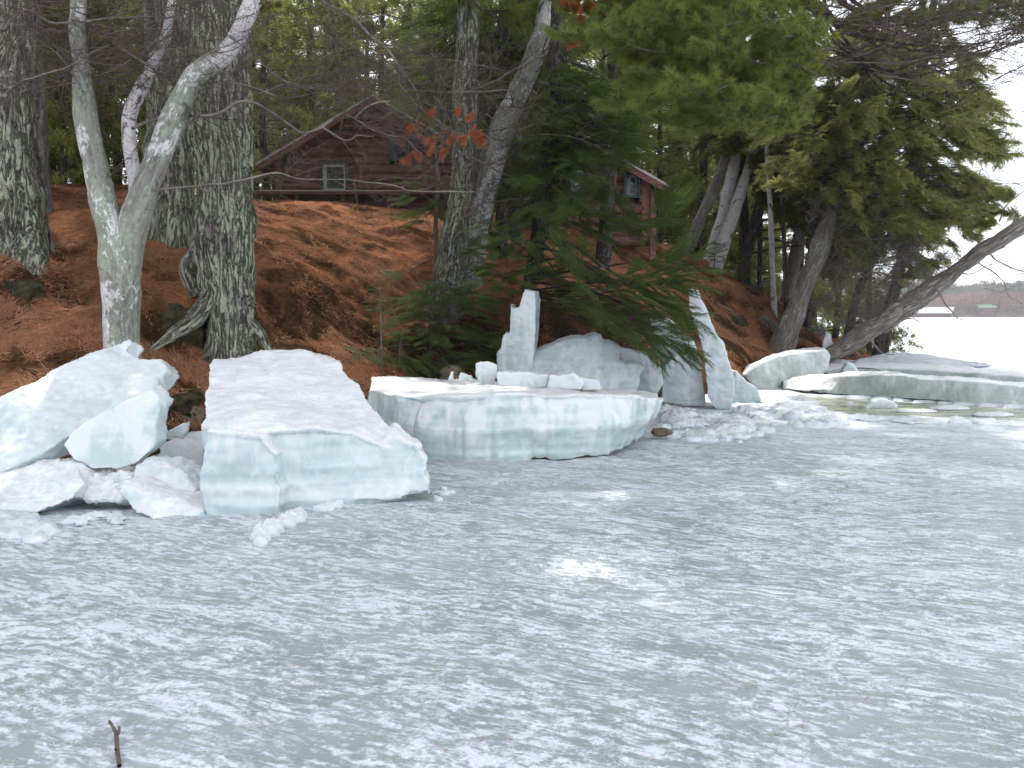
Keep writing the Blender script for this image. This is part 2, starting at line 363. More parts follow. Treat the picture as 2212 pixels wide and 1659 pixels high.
# ------------------------------------------------------------------ lake ice and open water
waterpoly = [(1640, 862), (1760, 855), (1900, 860), (2100, 874), (2330, 886), (2600, 892), (2600, 925), (2330, 908), (2150, 905), (2000, 898), (1860, 893), (1790, 884), (1700, 876)]
wp = np.array([tuple(onz(*p))[:2] for p in waterpoly])
def inside(X, Y, poly):
    r = np.zeros(X.shape, bool); n = len(poly); j = n - 1
    for i in range(n):
        xi, yi = poly[i]; xj, yj = poly[j]
        c = ((yi > Y) != (yj > Y)) & (X < (xj - xi) * (Y - yi) / (yj - yi + 1e-12) + xi); r ^= c; j = i
    return r
rows = np.concatenate([np.arange(-4, 1.8, .4), 1841 * 1.5 / np.linspace(1250, 60, 420), 1.5 * 1841 / np.linspace(58, 3, 60), [1500, 2600]])
cols = np.linspace(-1.25, 1.25, 420)
LX = np.outer(np.clip(rows, 4, None), cols); LY = np.repeat(rows[:, None], len(cols), 1)
lx, ly = LX.ravel(), LY.ravel(); LP = np.stack([lx, ly, lx * 0], 1)
rotm = np.stack([lx * .87 - ly * .5, (lx * .5 + ly * .87) * 2.6, lx * 0], 1)
lz = .018 * fbm(LP * .8, 50, 2) + .012 * fbm(rotm * 2.2, 51, 3)
lz *= np.clip(60 / np.maximum(ly, 1), 0, 1)
lz = np.where((lx > 2.5) & (ly > 15) & (ly < 60), lz + .05 * fbm(rotm * .35, 60, 3), lz)
lz = np.where(inside(lx + .15 * vnoise(LP * 2.5, 5), ly + .15 * vnoise(LP * 2.5, 6), wp), -.09, lz)
idx = np.arange(lx.size).reshape(LX.shape)
Q = np.stack([idx[:-1, :-1].ravel(), idx[:-1, 1:].ravel(), idx[1:, 1:].ravel(), idx[1:, :-1].ravel()], 1)
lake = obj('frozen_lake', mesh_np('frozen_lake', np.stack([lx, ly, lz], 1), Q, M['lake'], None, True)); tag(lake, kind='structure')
s = NT('slush_water_mat'); p = s.coord((1, 1.6, 1)); n = s.noise(p, 1.6, 6, .7, .6)
s.bump(s.noise(p, 20, 3), .25, .01)
M['water'] = s.fin(s.mix(s.rng(n, .45, .66), (.22, .24, .17), (.50, .52, .42)), s.rng(n, .42, .6, .08, .6), .5)
cx, cy_ = wp.mean(0)
water = obj('open_water', mesh_np('open_water', [(cx + (x - cx) * 1.06, cy_ + (y - cy_) * 1.25, -.03) for x, y in wp], [list(range(len(wp)))[::-1]], M['water'])); tag(water, kind='structure')

# ------------------------------------------------------------------ ice
def jag(poly, depth=3, amp=.09, rg=None):
    """fractal break-up of a closed outline of vectors"""
    for k in range(depth):
        out = []
        for i in range(len(poly)):
            a = poly[i]; b = poly[(i + 1) % len(poly)]; d = (b - a)
            out.append(a)
            if d.length < .05: continue
            nrm = Vector((-d.z, 0, d.x))
            out.append((a + b) / 2 + nrm * rg.uniform(-amp, amp) + Vector((0, rg.uniform(-1, 1) * amp * .3 * d.length, 0)))
        poly = out; amp *= .8
    return poly
def solid_extrude(bm, poly, ext):
    a = [bm.verts.new(p) for p in poly]; b = [bm.verts.new(p + ext) for p in poly]
    bm.faces.new(a[::-1]); bm.faces.new(b); n = len(a)
    for i in range(n): bm.faces.new((a[i], a[(i + 1) % n], b[(i + 1) % n], b[i]))
def solid_loft(bm, top, bot):
    solid = [bm.verts.new(p) for p in top], [bm.verts.new(p) for p in bot]; a, b = solid; n = len(a)
    bm.faces.new(a); bm.faces.new(b[::-1])
    for i in range(n): bm.faces.new((a[(i + 1) % n], a[i], b[i], b[(i + 1) % n]))
def blob(bm, c, r, sub=2):
    m = Matrix.Translation(c) @ Matrix.Diagonal((r[0], r[1], r[2], 1))
    bmesh.ops.create_icosphere(bm, subdivisions=sub, radius=1, matrix=m)
TOPS = []
def finish_ice(name, bm, mat, voxel, label, cat, seed=0, amp=.02, fine=.006, crust_n=.55, crust_z=None, smooth=1, group=None, flute=0., parent=None):
    bmesh.ops.triangulate(bm, faces=bm.faces[:]); bmesh.ops.recalc_face_normals(bm, faces=bm.faces[:])
    me = bpy.data.meshes.new(name + '_raw'); bm.to_mesh(me); bm.free()
    o = bpy.data.objects.new('tmp', me); col.objects.link(o)
    r_ = o.modifiers.new('r', 'REMESH'); r_.mode = 'VOXEL'; r_.voxel_size = voxel
    if smooth:
        s_ = o.modifiers.new('s', 'SMOOTH'); s_.factor = .5; s_.iterations = smooth
    dg = bpy.context.evaluated_depsgraph_get(); dg.update()
    em = bpy.data.meshes.new_from_object(o.evaluated_get(dg))
    bpy.data.objects.remove(o)
    n = len(em.vertices); co = np.empty(n * 3, np.float32); em.vertices.foreach_get('co', co); co = co.reshape(-1, 3).astype(float)
    nr = np.empty(n * 3, np.float32); em.vertices.foreach_get('normal', nr); nr = nr.reshape(-1, 3).astype(float)
    top = np.clip((nr[:, 2] - crust_n) / .25 + .35 * fbm(co * 3.5, seed + 70, 3), 0, 1)
    if crust_z is not None: top = np.maximum(top, np.clip((co[:, 2] - crust_z + .06 * fbm(co * 4, seed + 71, 2)) / .06, 0, 1) * np.clip((nr[:, 2] + .2) / .4, 0, 1))
    d = amp * fbm(co * 3.0, seed, 3) + fine * fbm(co * 17, seed + 30, 2) + top * fine * 1.2 * vnoise(co * 45, seed + 9)
    if flute:
        q = co * np.array([7, 7, .8]); fl = np.abs(vnoise(q, seed + 90)); d = d - flute * (1 - fl) ** 2 * (1 - top)
        q = co * np.array([.6, .6, 16]); d = d + flute * .35 * vnoise(q, seed + 91) * (1 - top)
        # scalloped melt hollows and sharp-rimmed fracture facets
        d = d - flute * 1.2 * np.clip(fbm(co * np.array([1.7, 1.7, 1.9]), seed + 93, 2), 0, 1) * (1 - top)
    co = co + nr * d[:, None]
    zt = np.percentile(co[:, 2], 97); zr = co[:, 2] / max(zt, .1)
    fr = np.clip((zr - .52) * 2.2 + 1.5 * fbm(co * np.array([5, 5, .7]), seed + 95, 3) + .7 * fbm(co * np.array([16, 16, 1.6]), seed + 96, 2), 0, 1) * np.clip((zr - .15) * 4, 0, 1)
    fr = np.maximum(fr, np.clip(3 * fbm(co * np.array([.5, .5, 9]), seed + 97, 2) - 1.5, 0, .5))
    em.vertices.foreach_set('co', co.astype(np.float32).ravel())
    a = em.attributes.new('crust', 'FLOAT', 'POINT'); a.data.foreach_set('value', top.astype(np.float32))
    a = em.attributes.new('frost', 'FLOAT', 'POINT'); a.data.foreach_set('value', fr.astype(np.float32))
    em.polygons.foreach_set('use_smooth', np.ones(len(em.polygons), bool)); em.materials.clear(); em.materials.append(mat); em.update()
    o = obj(name, em, parent)
    if not parent: tag(o, label, cat, group)
    if n > 20000 and voxel < .024:
        k_ = np.where(top > .6)[0]; TOPS.append(co[np.random.default_rng(seed).choice(k_, min(len(k_), 60))] if len(k_) > 100 else co[:0])
    return o
def slab(name, P, ext, label, mat='ice', voxel=None, seed=None, Y=None, jd=3, ja=.085, cat='ice slab', **kw):
    rg = random.Random(seed or 1)
    V = [at(p[0], p[1], p[2] if len(p) > 2 else Y) for p in P]
    ym = sum(v.y for v in V) / len(V)
    bm = bmesh.new(); solid_extrude(bm, jag(V, jd, ja, rg), Vector(ext))
    return finish_ice(name, bm, M[mat], voxel or ym * .0023, label, cat, seed or 1, **kw)

# big block
bm = bmesh.new(); rg = random.Random(4)
T = [(452, 800, 8.0), (457, 776, 8.3), (520, 766, 8.4), (590, 750, 8.5), (650, 748, 8.5), (715, 765, 8.35), (738, 775, 8.25), (745, 800, 8.1), (775, 830, 7.8), (790, 862, 7.6), (830, 910, 7.2), (868, 960, 6.95),
     (840, 972, 6.8), (760, 935, 6.75), (680, 925, 6.65), (600, 930, 6.55), (520, 925, 6.5), (450, 920, 6.55), (436, 925, 6.7), (441, 870, 7.3)]
B = [(435, 8.0), (440, 8.4), (500, 8.5), (590, 8.6), (650, 8.6), (715, 8.4), (740, 8.3), (760, 8.1), (790, 7.8), (820, 7.5), (870, 7.1), (885, 6.85),
     (850, 6.7), (760, 6.62), (690, 6.52), (620, 6.48), (540, 6.3), (450, 6.32), (425, 6.6), (428, 7.2)]
tv = [at(*p) for p in T]; bv = [Vector(((px - 1106) / F * Y * 1.003, Y, -.05)) for px, Y in B]
solid_loft(bm, tv, bv)
toe = [at(850, 930, 6.9), at(885, 960, 6.8), at(905, 965, 6.8), at(925, 1000, 6.75), at(918, 1025, 6.7), at(935, 1050, 6.7), at(938, 1072, 6.65), at(840, 1085, 6.62), at(760, 1085, 6.6), at(800, 985, 6.8)]
solid_extrude(bm, jag(toe, 2, .06, rg), Vector((-.05, .45, 0)))
fp = [at(445, 930, 6.42), at(560, 945, 6.36), at(600, 985, 6.36), at(610, 1060, 6.33), at(600, 1118, 6.3), at(520, 1128, 6.3), at(438, 1112, 6.35), at(426, 1040, 6.4)]
solid_extrude(bm, fp, Vector((0, .5, 0)))
finish_ice('ice_block', bm, M['ice_blue'], .019, 'largest ice block, squarish with a sloping snowy top, standing on the lake ice', 'ice block', 11, amp=.028, fine=.005, crust_n=.42, flute=.03)
# middle slab
bm = bmesh.new()
T = [(793, 842, 9.9), (835, 852, 9.3), (900, 856, 8.95), (1000, 855, 8.72), (1080, 852, 8.7), (1150, 850, 8.72), (1230, 852, 8.75), (1300, 853, 8.9), (1370, 857, 9.1), (1422, 862, 9.5), (1436, 864, 10.2),
     (1420, 850, 11.3), (1300, 838, 11.8), (1200, 833, 11.9), (1000, 820, 11.8), (850, 812, 11.4), (802, 813, 10.8)]
B = [(800, 9.9, -.05), (855, 9.25, -.05), (905, 8.8, -.05), (1000, 8.6, -.05), (1080, 8.58, -.05), (1150, 8.68, -.02), (1230, 8.7, -.02), (1290, 8.85, -.02), (1345, 9.1, .04), (1390, 9.6, .1), (1400, 10.2, .05),
     (1390, 11.3, -.05), (1300, 11.8, -.05), (1200, 11.9, -.05), (1000, 11.8, -.05), (850, 11.4, -.05), (802, 10.8, -.05)]
tv = [at(*p) for p in T]; bv = [Vector(((px - 1106) / F * Y, Y, z)) for px, Y, z in B]
# a belly halfway down so the face bulges
mid = [t.lerp(b, .45) + Vector((0, -.10, 0)) if i < 11 else t.lerp(b, .45) for i, (t, b) in enumerate(zip(tv, bv))]
solid_loft(bm, tv, mid); bm2 = bmesh.new()
vt = [bm.verts.new(p + Vector((0, 0, .01))) for p in mid]; vb = [bm.verts.new(p) for p in bv]
bm.faces.new(vt); bm.faces.new(vb[::-1])
for i in range(len(vt)): bm.faces.new((vt[(i + 1) % len(vt)], vt[i], vb[i], vb[(i + 1) % len(vt)]))
bm2.free()
finish_ice('ice_slab', bm, M['ice'], .022, 'long thick pale green ice slab with banded bulging front, middle of the shore', 'ice slab', 23, amp=.03, fine=.006, crust_n=.5, flute=.04, smooth=2)
# left tilted slabs
slab('ice_slab', [(-140, 915, 7.2), (-60, 880, 7.3), (30, 843, 7.5), (110, 797, 7.8), (180, 765, 8.0), (235, 745, 8.1), (280, 730, 8.2), (284, 738, 8.2), (268, 757, 8.1), (300, 772, 8.1), (345, 778, 8.1), (360, 797, 8.0), (345, 815, 7.9), (325, 845, 7.7), (240, 890, 7.4), (150, 940, 7.1), (80, 985, 6.9), (20, 1012, 6.8), (-120, 1065, 6.6)],
     (.05, .2, -.09), 'tilted ice slab at far left with a curved hook tip, leaning up against the bank', 'ice_blue', .017, 31, amp=.018, crust_n=.75, ja=.03)
slab('ice_slab', [(325, 838, 7.35), (340, 855, 7.3), (352, 872, 7.3), (340, 900, 7.2), (335, 925, 7.15), (340, 955, 7.1), (322, 975, 7.0), (296, 1000, 6.95), (250, 1016, 6.85), (200, 1016, 6.8), (160, 998, 6.8), (130, 960, 6.85), (150, 935, 6.9), (200, 903, 7.0), (260, 868, 7.2)],
     (.02, .2, .02), 'upright pointed ice plate in front of the tilted slab at left', 'ice_blue', .016, 32, amp=.014, crust_n=.8, ja=.04)
slab('ice_chunk', [(-120, 1010, 6.9), (-20, 1000, 7.0), (60, 1003, 7.0), (125, 990, 6.9), (172, 1012, 6.7), (182, 1045, 6.5), (150, 1080, 6.3), (70, 1112, 6.25), (-120, 1120, 6.1)],
     (0, .6, -.1), 'big rounded snowy chunk under the tilted slab at far left', 'ice_grey', .02, 33, amp=.03, fine=.012, crust_n=.2, ja=.06, cat='ice chunk')
slab('ice_chunk', [(250, 1066, 6.35), (268, 1045, 6.4), (300, 1058, 6.4), (345, 1072, 6.4), (400, 1080, 6.4), (435, 1105, 6.3), (440, 1120, 6.3), (390, 1134, 6.2), (330, 1128, 6.2), (285, 1105, 6.3)],
     (.05, .3, .02), 'low triangular grey ice chunk at the left foot of the largest block', 'ice_blue', .015, 34, amp=.015, ja=.05, cat='ice chunk')
slab('ice_chunk', [(290, 1000, 6.8), (345, 1003, 6.8), (395, 1022, 6.75), (420, 1060, 6.6), (428, 1110, 6.5), (330, 1100, 6.5), (262, 1060, 6.6)],
     (.05, .4, -.02), 'rounded granular ice chunk left of the largest block, behind the triangular chunk', 'ice_grey', .016, 35, amp=.03, fine=.012, ja=.05, cat='ice chunk')
slab('ice_chunk', [(340, 960, 7.6), (370, 945, 7.7), (410, 932, 7.8), (445, 930, 7.8), (450, 1070, 7.4), (400, 1045, 7.4), (340, 1020, 7.4)],
     (.05, .6, -.05), 'ice chunk wedged in the gap left of the largest block', 'ice_grey', .02, 36, amp=.03, fine=.01, ja=.05, cat='ice chunk')
slab('ice_shard', [(348, 938, 7.7), (372, 926, 7.7), (402, 912, 7.75), (398, 930, 7.7), (390, 948, 7.7), (350, 950, 7.7)], (.02, .06, 0), 'thin clear ice shard standing in the gap beside the largest block', 'ice_grey', .011, 37, amp=.008, ja=.04, cat='ice shard')
slab('ice_chunk', [(165, 1010, 6.9), (230, 1012, 6.9), (300, 1015, 6.8), (300, 1060, 6.6), (260, 1085, 6.5), (180, 1090, 6.45), (150, 1060, 6.6)],
     (.05, .5, -.05), 'crumbled ice rubble chunk under the pointed plate', 'ice_grey', .017, 38, amp=.05, fine=.02, ja=.08, cat='ice chunk')
# pieces on and behind the middle slab
slab('ice_chunk', [(1026, 787), (1035, 783), (1055, 782), (1072, 790), (1073, 812), (1064, 832), (1040, 832), (1026, 812)], (0, .16, 0), 'small upright clear ice chunk on the back edge of the middle slab', 'ice', .014, 41, Y=10.6, amp=.015, cat='ice chunk')
slab('ice_brick', [(1072, 807), (1130, 803), (1186, 810), (1182, 838), (1077, 838)], (0, .35, 0), 'long low ice brick lying at the foot of the ice pillar', 'ice', .016, 42, Y=10.2, amp=.012, cat='ice chunk', ja=.04)
slab('ice_brick', [(1186, 810), (1240, 806), (1262, 828), (1256, 843), (1183, 840)], (0, .3, 0), 'middle low ice brick on the slab, right of the long brick', 'ice', .016, 43, Y=10.1, amp=.012, cat='ice chunk', ja=.04)
slab('ice_brick', [(1244, 814), (1296, 821), (1300, 845), (1258, 845)], (0, .3, 0), 'smallest low ice brick, right end of the row on the slab', 'ice_blue', .016, 44, Y=10.2, amp=.012, cat='ice chunk', ja=.04)
slab('ice_shard', [(966, 822), (972, 806), (979, 801), (981, 822)], (0, .06, 0), 'tiny ice spike in front of the round brown rock', 'ice', .01, 45, Y=11, amp=.004, cat='ice shard')
slab('ice_shard', [(990, 826), (994, 804), (1005, 808), (1018, 812), (1026, 828)], (0, .1, 0), 'low jagged ice shard right of the round brown rock', 'ice', .012, 46, Y=10.9, amp=.008, cat='ice shard')
slab('ice_pillar', [(1073, 860), (1072, 764), (1081, 750), (1085, 726), (1092, 716), (1098, 722), (1099, 747), (1103, 735), (1101, 693), (1099, 658), (1105, 655), (1110, 666), (1119, 661), (1125, 637), (1132, 624), (1158, 630), (1161, 664), (1159, 710), (1155, 758), (1146, 860)],
     (.06, .34, 0), 'tall narrow upright ice pillar with a stepped broken left edge, behind the middle slab', 'ice', .018, 47, Y=12.3, amp=.012, jd=1, ja=.03, cat='ice pillar', flute=.012, crust_n=.7)
slab('ice_slab', [(1146, 778, 12.4), (1157, 760, 12.5), (1198, 744, 12.5), (1223, 733, 12.6), (1266, 731, 12.6), (1286, 722, 12.6), (1304, 730, 12.6), (1298, 740, 12.6), (1320, 740, 12.5), (1345, 753, 12.5), (1340, 773, 12.4), (1333, 781, 12.4), (1352, 788, 12.3), (1378, 786, 12.3), (1393, 795, 12.3), (1381, 810, 12.2), (1385, 824, 12.1), (1372, 860, 11.9), (1149, 860, 11.9)],
     (0, .25, .05), 'jagged fan shaped ice plate standing right of the pillar', 'ice_blue', .019, 48, amp=.014, crust_n=.8, ja=.04)
slab('ice_slab', [(1338, 752), (1400, 765), (1425, 780), (1432, 800), (1434, 830), (1420, 852), (1370, 860), (1335, 830)], (0, .25, .03), 'dull grey ice slab half hidden right of the jagged plate', 'ice_grey', .02, 49, Y=13.0, amp=.014, ja=.04)
slab('ice_slab', [(1428, 870), (1430, 795), (1460, 770), (1516, 770), (1526, 880)], (0, .25, .03), 'flat shaded ice slab beneath the fir bough tips', 'ice_blue', .02, 50, Y=13.6, amp=.014, ja=.04)
slab('ice_slab', [(1408, 692), (1450, 690), (1462, 707), (1497, 733), (1512, 790), (1450, 800), (1410, 760)], (0, .25, .03), 'hanging ice plate behind the fir bough tips', 'ice', .02, 51, Y=14.4, amp=.014, ja=.05)
slab('ice_pillar', [(1485, 628), (1497, 622), (1501, 640), (1504, 626), (1510, 630), (1513, 644), (1522, 656), (1536, 694), (1549, 724), (1558, 734), (1565, 746), (1575, 779), (1585, 812), (1588, 841), (1580, 885), (1545, 885), (1528, 860), (1523, 799), (1513, 733), (1497, 690), (1487, 668)],
     (.10, .42, 0), 'tallest ice spire with a two pronged tip, leaning beside the fir boughs', 'ice_blue', .018, 52, Y=13.3, amp=.012, jd=1, ja=.03, cat='ice pillar', flute=.01, crust_n=.7)
slab('ice_chunk', [(1580, 815), (1590, 800), (1598, 808), (1614, 826), (1636, 840), (1645, 866), (1610, 878), (1578, 876)], (0, .5, 0), 'low ice wedge at the right foot of the tallest spire', 'ice', .02, 53, Y=14.3, amp=.02, cat='ice chunk', ja=.05)
slab('ice_slab', [(1606, 812, 17.1), (1634, 789, 17.2), (1680, 769, 17.4), (1739, 761, 17.7), (1784, 755, 17.95), (1794, 763, 17.95), (1792, 792, 17.85), (1776, 816, 17.55), (1712, 832, 17.4), (1673, 846, 17), (1634, 842, 17)],
     (.3, 1.3, 0), 'wedge shaped ice slab resting at the foot of the leaning dead trunk', 'ice_dark', .032, 54, amp=.03, crust_n=.45, ja=.03)
slab('ice_ridge', [(1690, 824, 17.0), (1715, 816, 16.95), (1833, 811, 15.85), (1948, 810, 15.1), (1997, 818, 14.85), (2095, 823, 14.4), (2212, 834, 14.1), (2420, 848, 13.5), (2420, 886, 13.4), (2212, 876, 14.0), (2095, 872, 14.3), (1964, 862, 14.9), (1833, 853, 15.7), (1735, 845, 16.3), (1690, 842, 16.9)],
     (.3, .9, 0), 'long low ridge of broken lake ice behind the open water at right', 'ice_dark', .024, 55, amp=.018, fine=.005, crust_n=.45, cat='ice ridge', ja=.02)
slab('ice_ridge', [(1780, 800, 18.9), (1850, 790, 18.7), (1960, 795, 18.1), (2080, 802, 17.3), (2212, 811, 16.5), (2480, 835, 15.7), (2480, 870, 15.6), (2212, 850, 16.4), (2080, 830, 17.2), (1960, 822, 18), (1850, 818, 18.6), (1790, 818, 18.8)],
     (.3, 3.0, 0), 'flat raised ice sheet step behind the long low ridge', 'ice_dark', .04, 56, amp=.015, fine=.006, crust_n=.45, cat='ice ridge', ja=.02)
slab('ice_slab', [(1840, 796, 19.6), (1850, 778, 20), (1875, 772, 20.6), (1905, 765, 21), (1935, 762, 21.4), (1980, 764, 21.6), (2030, 771, 21.4), (2080, 779, 20.8), (2150, 789, 20), (2000, 798, 19.4), (1900, 800, 19.3)],
     (.8, 2.6, -.3), 'snow covered heap of ice beyond the leaning dead trunk', 'snow', .04, 57, amp=.03, fine=.006, crust_n=.0, cat='ice heap', ja=.03)
slab('ice_chunk', [(1780, 770), (1776, 742), (1785, 716), (1796, 722), (1800, 745), (1812, 760), (1810, 775)], (.1, .3, 0), 'small white ice lump at the bank above the wedge slab', 'snow', .03, 58, Y=20.2, amp=.02, cat='ice chunk')
slab('ice_shard', [(1820, 800), (1830, 782), (1845, 788), (1862, 812), (1840, 820), (1822, 816)], (.1, .4, 0), 'clear ice shard under the leaning dead trunk', 'ice', .028, 59, Y=18.2, amp=.02, cat='ice shard')

def heap(name, blobs, label, cat, mat='snow', voxel=.03, seed=1, **kw):
    bm = bmesh.new()
    for px, py, rx, ry, rz, z in blobs:
        c = onz(px, py, 0); blob(bm, Vector((c.x, c.y, z)), (rx, ry, rz))
    return finish_ice(name, bm, M[mat], voxel, label, cat, seed, **kw)
rg = random.Random(12)
def scatterblobs(poly_line, n, w, r0, r1, zf=.6):
    out = []
    for i in range(n):
        t = rg.random() * (len(poly_line) - 1); k = int(t); f = t - k
        px = poly_line[k][0] * (1 - f) + poly_line[k + 1][0] * f; py = poly_line[k][1] * (1 - f) + poly_line[k + 1][1] * f + rg.gauss(0, w)
        r = rg.uniform(r0, r1); out.append((px, py, r * 1.3, r, r * zf, 0.0))
    return out
heap('snow_clump', scatterblobs([(555, 1163), (600, 1143), (640, 1120), (650, 1118)], 110, 5, .014, .042, 1.6), 'crumbly white snow clump lying in front of the largest block', 'snow', voxel=.008, seed=61, amp=.012, fine=.01, smooth=1)
heap('snow_clump', scatterblobs([(690, 1102), (735, 1092)], 12, 3, .02, .045, 1.1), 'tiny white snow clump at the base of the largest block', 'snow', voxel=.011, seed=62, amp=.01, fine=.01, smooth=1)
heap('snow_clump', scatterblobs([(935, 1080), (975, 1062)], 14, 4, .025, .05, 1.0), 'small snow clump beside the right toe of the largest block', 'snow', voxel=.012, seed=63, amp=.01, fine=.01, smooth=1)
heap('snow_pile', scatterblobs([(-80, 1140), (0, 1135), (60, 1140), (90, 1150)], 70, 9, .04, .12, .7), 'snow pile on the ice at the far left edge', 'snow', voxel=.022, seed=64, amp=.03, fine=.014)
heap('snow_pile', scatterblobs([(130, 1130), (230, 1115), (270, 1125)], 40, 5, .02, .055, .9), 'thin line of crushed snow under the ice plates at left', 'snow', voxel=.016, seed=65, amp=.02, fine=.012)
heap('ice_rubble', scatterblobs([(1435, 900), (1500, 910), (1560, 922), (1630, 930)], 90, 15, .05, .17, .38), 'low pile of crushed ice right of the middle slab', 'ice rubble', voxel=.02, seed=66, amp=.05, fine=.014, smooth=1, mat='ice_grey', crust_n=.1)
heap('ice_rubble', scatterblobs([(1430, 945), (1510, 940), (1600, 945)], 60, 6, .025, .07, .6), 'fringe of small crushed ice at the right end of the middle slab', 'ice rubble', voxel=.018, seed=67, amp=.03, fine=.014, smooth=1, mat='snow')
heap('snow_pile', scatterblobs([(1600, 905), (1700, 898), (1760, 908), (1800, 918)], 90, 10, .05, .17, .7), 'lumpy snow pile between the open water and the crushed ice', 'snow', voxel=.024, seed=68, amp=.05, fine=.016)
heap('snow_bank', scatterblobs([(1780, 900), (1900, 905), (2050, 911), (2212, 917), (2380, 926)], 120, 2.5, .05, .13, .42), 'low snowy rim along the near edge of the open water', 'snow', voxel=.03, seed=69, amp=.03, fine=.014)
heap('snow_bank', scatterblobs([(1600, 878), (1680, 876), (1760, 878)], 46, 6, .10, .2, .22), 'slushy snow shelf left of the open water', 'snow', voxel=.03, seed=70, amp=.03, fine=.012)
slab('ice_floe', [(1868, 884), (1885, 866), (1925, 866), (1940, 876), (1935, 886)], (.05, .25, 0), 'triangular ice piece floating at the left of the open water', 'ice', .018, 72, Y=13.8, amp=.012, cat='ice floe')
slab('ice_floe', [(1828, 878), (1832, 868), (1842, 867), (1846, 880)], (0, .12, 0), 'tiny ice lump floating in the open water', 'snow', .016, 73, Y=14.2, amp=.008, cat='ice floe')
for k, (pa, pb, pc, lb) in enumerate([((1945, 890), (2015, 884), (2020, 896), 'flat narrow floe in the middle of the open water'), ((2025, 884), (2075, 877), (2090, 893), 'whitest flat floe in the open water'), ((2110, 898), (2180, 890), (2200, 902), 'flat floe near the right edge of the open water')]):
    c = onz((pa[0] + pb[0]) / 2, pa[1] - 4); bm = bmesh.new(); blob(bm, Vector((c.x, c.y, -.02)), (.32, .16, .035), 3)
    finish_ice('ice_floe', bm, M['ice_grey'], .018, lb, 'ice floe', 74 + k, amp=.02, fine=.006, crust_n=.3)

# ------------------------------------------------------------------ wood: tubes, trunks
def catmull(P, n):
    P = [np.array(p, float) for p in P]; P = [2 * P[0] - P[1]] + P + [2 * P[-1] - P[-2]]
    out = []
    for i in range(1, len(P) - 2):
        for k in range(n):
            t = k / n; a, b, c, d = P[i - 1], P[i], P[i + 1], P[i + 2]
            out.append(.5 * ((2 * b) + (-a + c) * t + (2 * a - 5 * b + 4 * c - d) * t * t + (-a + 3 * b - 3 * c + d) * t ** 3))
    out.append(P[-2]); return np.array(out)
def tube_arrays(C, r, seg, phase=0.0):
    """C (n,3), r (n) -> verts, quads, angle and length parameters"""
    n = len(C); T = np.gradient(C, axis=0); T /= np.linalg.norm(T, axis=1)[:, None] + 1e-9
    ref = np.array([0, 1, .01]) if abs(T[0][1]) < .9 else np.array([1., 0, 0])
    U = np.empty_like(C); u = np.cross(T[0], ref); u /= np.linalg.norm(u)
    for i in range(n):
        u = u - T[i] * np.dot(u, T[i]); u /= np.linalg.norm(u) + 1e-9; U[i] = u
    W_ = np.cross(T, U); a = np.linspace(0, 2 * np.pi, seg, endpoint=False) + phase
    dirs = U[:, None, :] * np.cos(a)[None, :, None] + W_[:, None, :] * np.sin(a)[None, :, None]
    V = C[:, None, :] + dirs * r[:, None, None] if r.ndim == 1 else C[:, None, :] + dirs * r[:, :, None]
    i = np.arange(n - 1)[:, None] * seg; j = np.arange(seg)[None, :]; j2 = (j + 1) % seg
    Qd = np.stack([(i + j), (i + j2), (i + seg + j2), (i + seg + j)], -1).reshape(-1, 4)
    return V.reshape(-1, 3), Qd, dirs.reshape(-1, 3)
class Wood:
    def __init__(s): s.V = []; s.Q = []; s.n = 0
    def tube(s, P, radii, seg=6, sub=5, wob=0., rg=None):
        D = catmull([(*p, r) for p, r in zip(P, radii)], sub)
        C = D[:, :3]; r = np.maximum(D[:, 3], .0012)
        if wob: C = C + np.stack([vnoise(C * 4 + 7 * k, 3 + k) for k in range(3)], 1) * wob
        V, Q_, _ = tube_arrays(C, r, seg); s.V.append(V); s.Q.append(Q_ + s.n); s.n += len(V)
    def build(s, name, mat, parent=None):
        return obj(name, mesh_np(name, np.concatenate(s.V), np.concatenate(s.Q), mat, None, True), parent)
def trunk_mesh(name, P, mat, parent, seg=64, rows_per_m=28, fiss=.014, lump=.03, flare=None, seed=1, scale_noise=1.0):
    """P: list of (Vector, radius)"""
    D = [(p.x, p.y, p.z, r) for p, r in P]
    n = max(4, int(sum((P[i + 1][0] - P[i][0]).length for i in range(len(P) - 1)) * rows_per_m / (len(P) - 1)))
    D = catmull(D, n); C = D[:, :3]; r = D[:, 3]
    h = np.concatenate([[0], np.cumsum(np.linalg.norm(np.diff(C, axis=0), axis=1))])
    a = np.linspace(0, 2 * np.pi, seg, endpoint=False)
    rr = np.repeat(r[:, None], seg, 1)
    if flare:
        k, hh, lobes, h0 = flare
        f = np.exp(-np.maximum(h - h0, 0) / hh)
        rr = rr * (1 + k * f[:, None] * (.55 + .45 * np.cos(lobes * a + seed)[None, :] + .2 * np.cos(2 * a + 1.3)[None, :]))
    V, Q_, d = tube_arrays(C, rr, seg)
    SV = np.stack([(rr * np.cos(a)[None]).ravel() + seed * 3.7, (rr * np.sin(a)[None]).ravel(), np.repeat(h[:, None], seg, 1).ravel() + seed], 1)
    st = SV * np.array([1, 1, .22]) * scale_noise
    disp = lump * fbm(V * 1.6, seed + 3, 3) * np.clip(rr.ravel() / .2, .2, 1.4)
    f1 = 1 - np.abs(fbm(st * 13, seed, 3)); disp = disp - fiss * np.clip(f1 - .55, 0, 1) * 3 + fiss * .6 * fbm(SV * np.array([20, 20, 9]) * scale_noise, seed + 8, 2)
    V = V + d * disp[:, None]
    return obj(name, mesh_np(name, V, Q_, mat, {'straight': SV}, True), parent)
def px_path(L_): return [(at(px, py, Y), w / 2 * Y / F) for px, py, Y, w in L_]

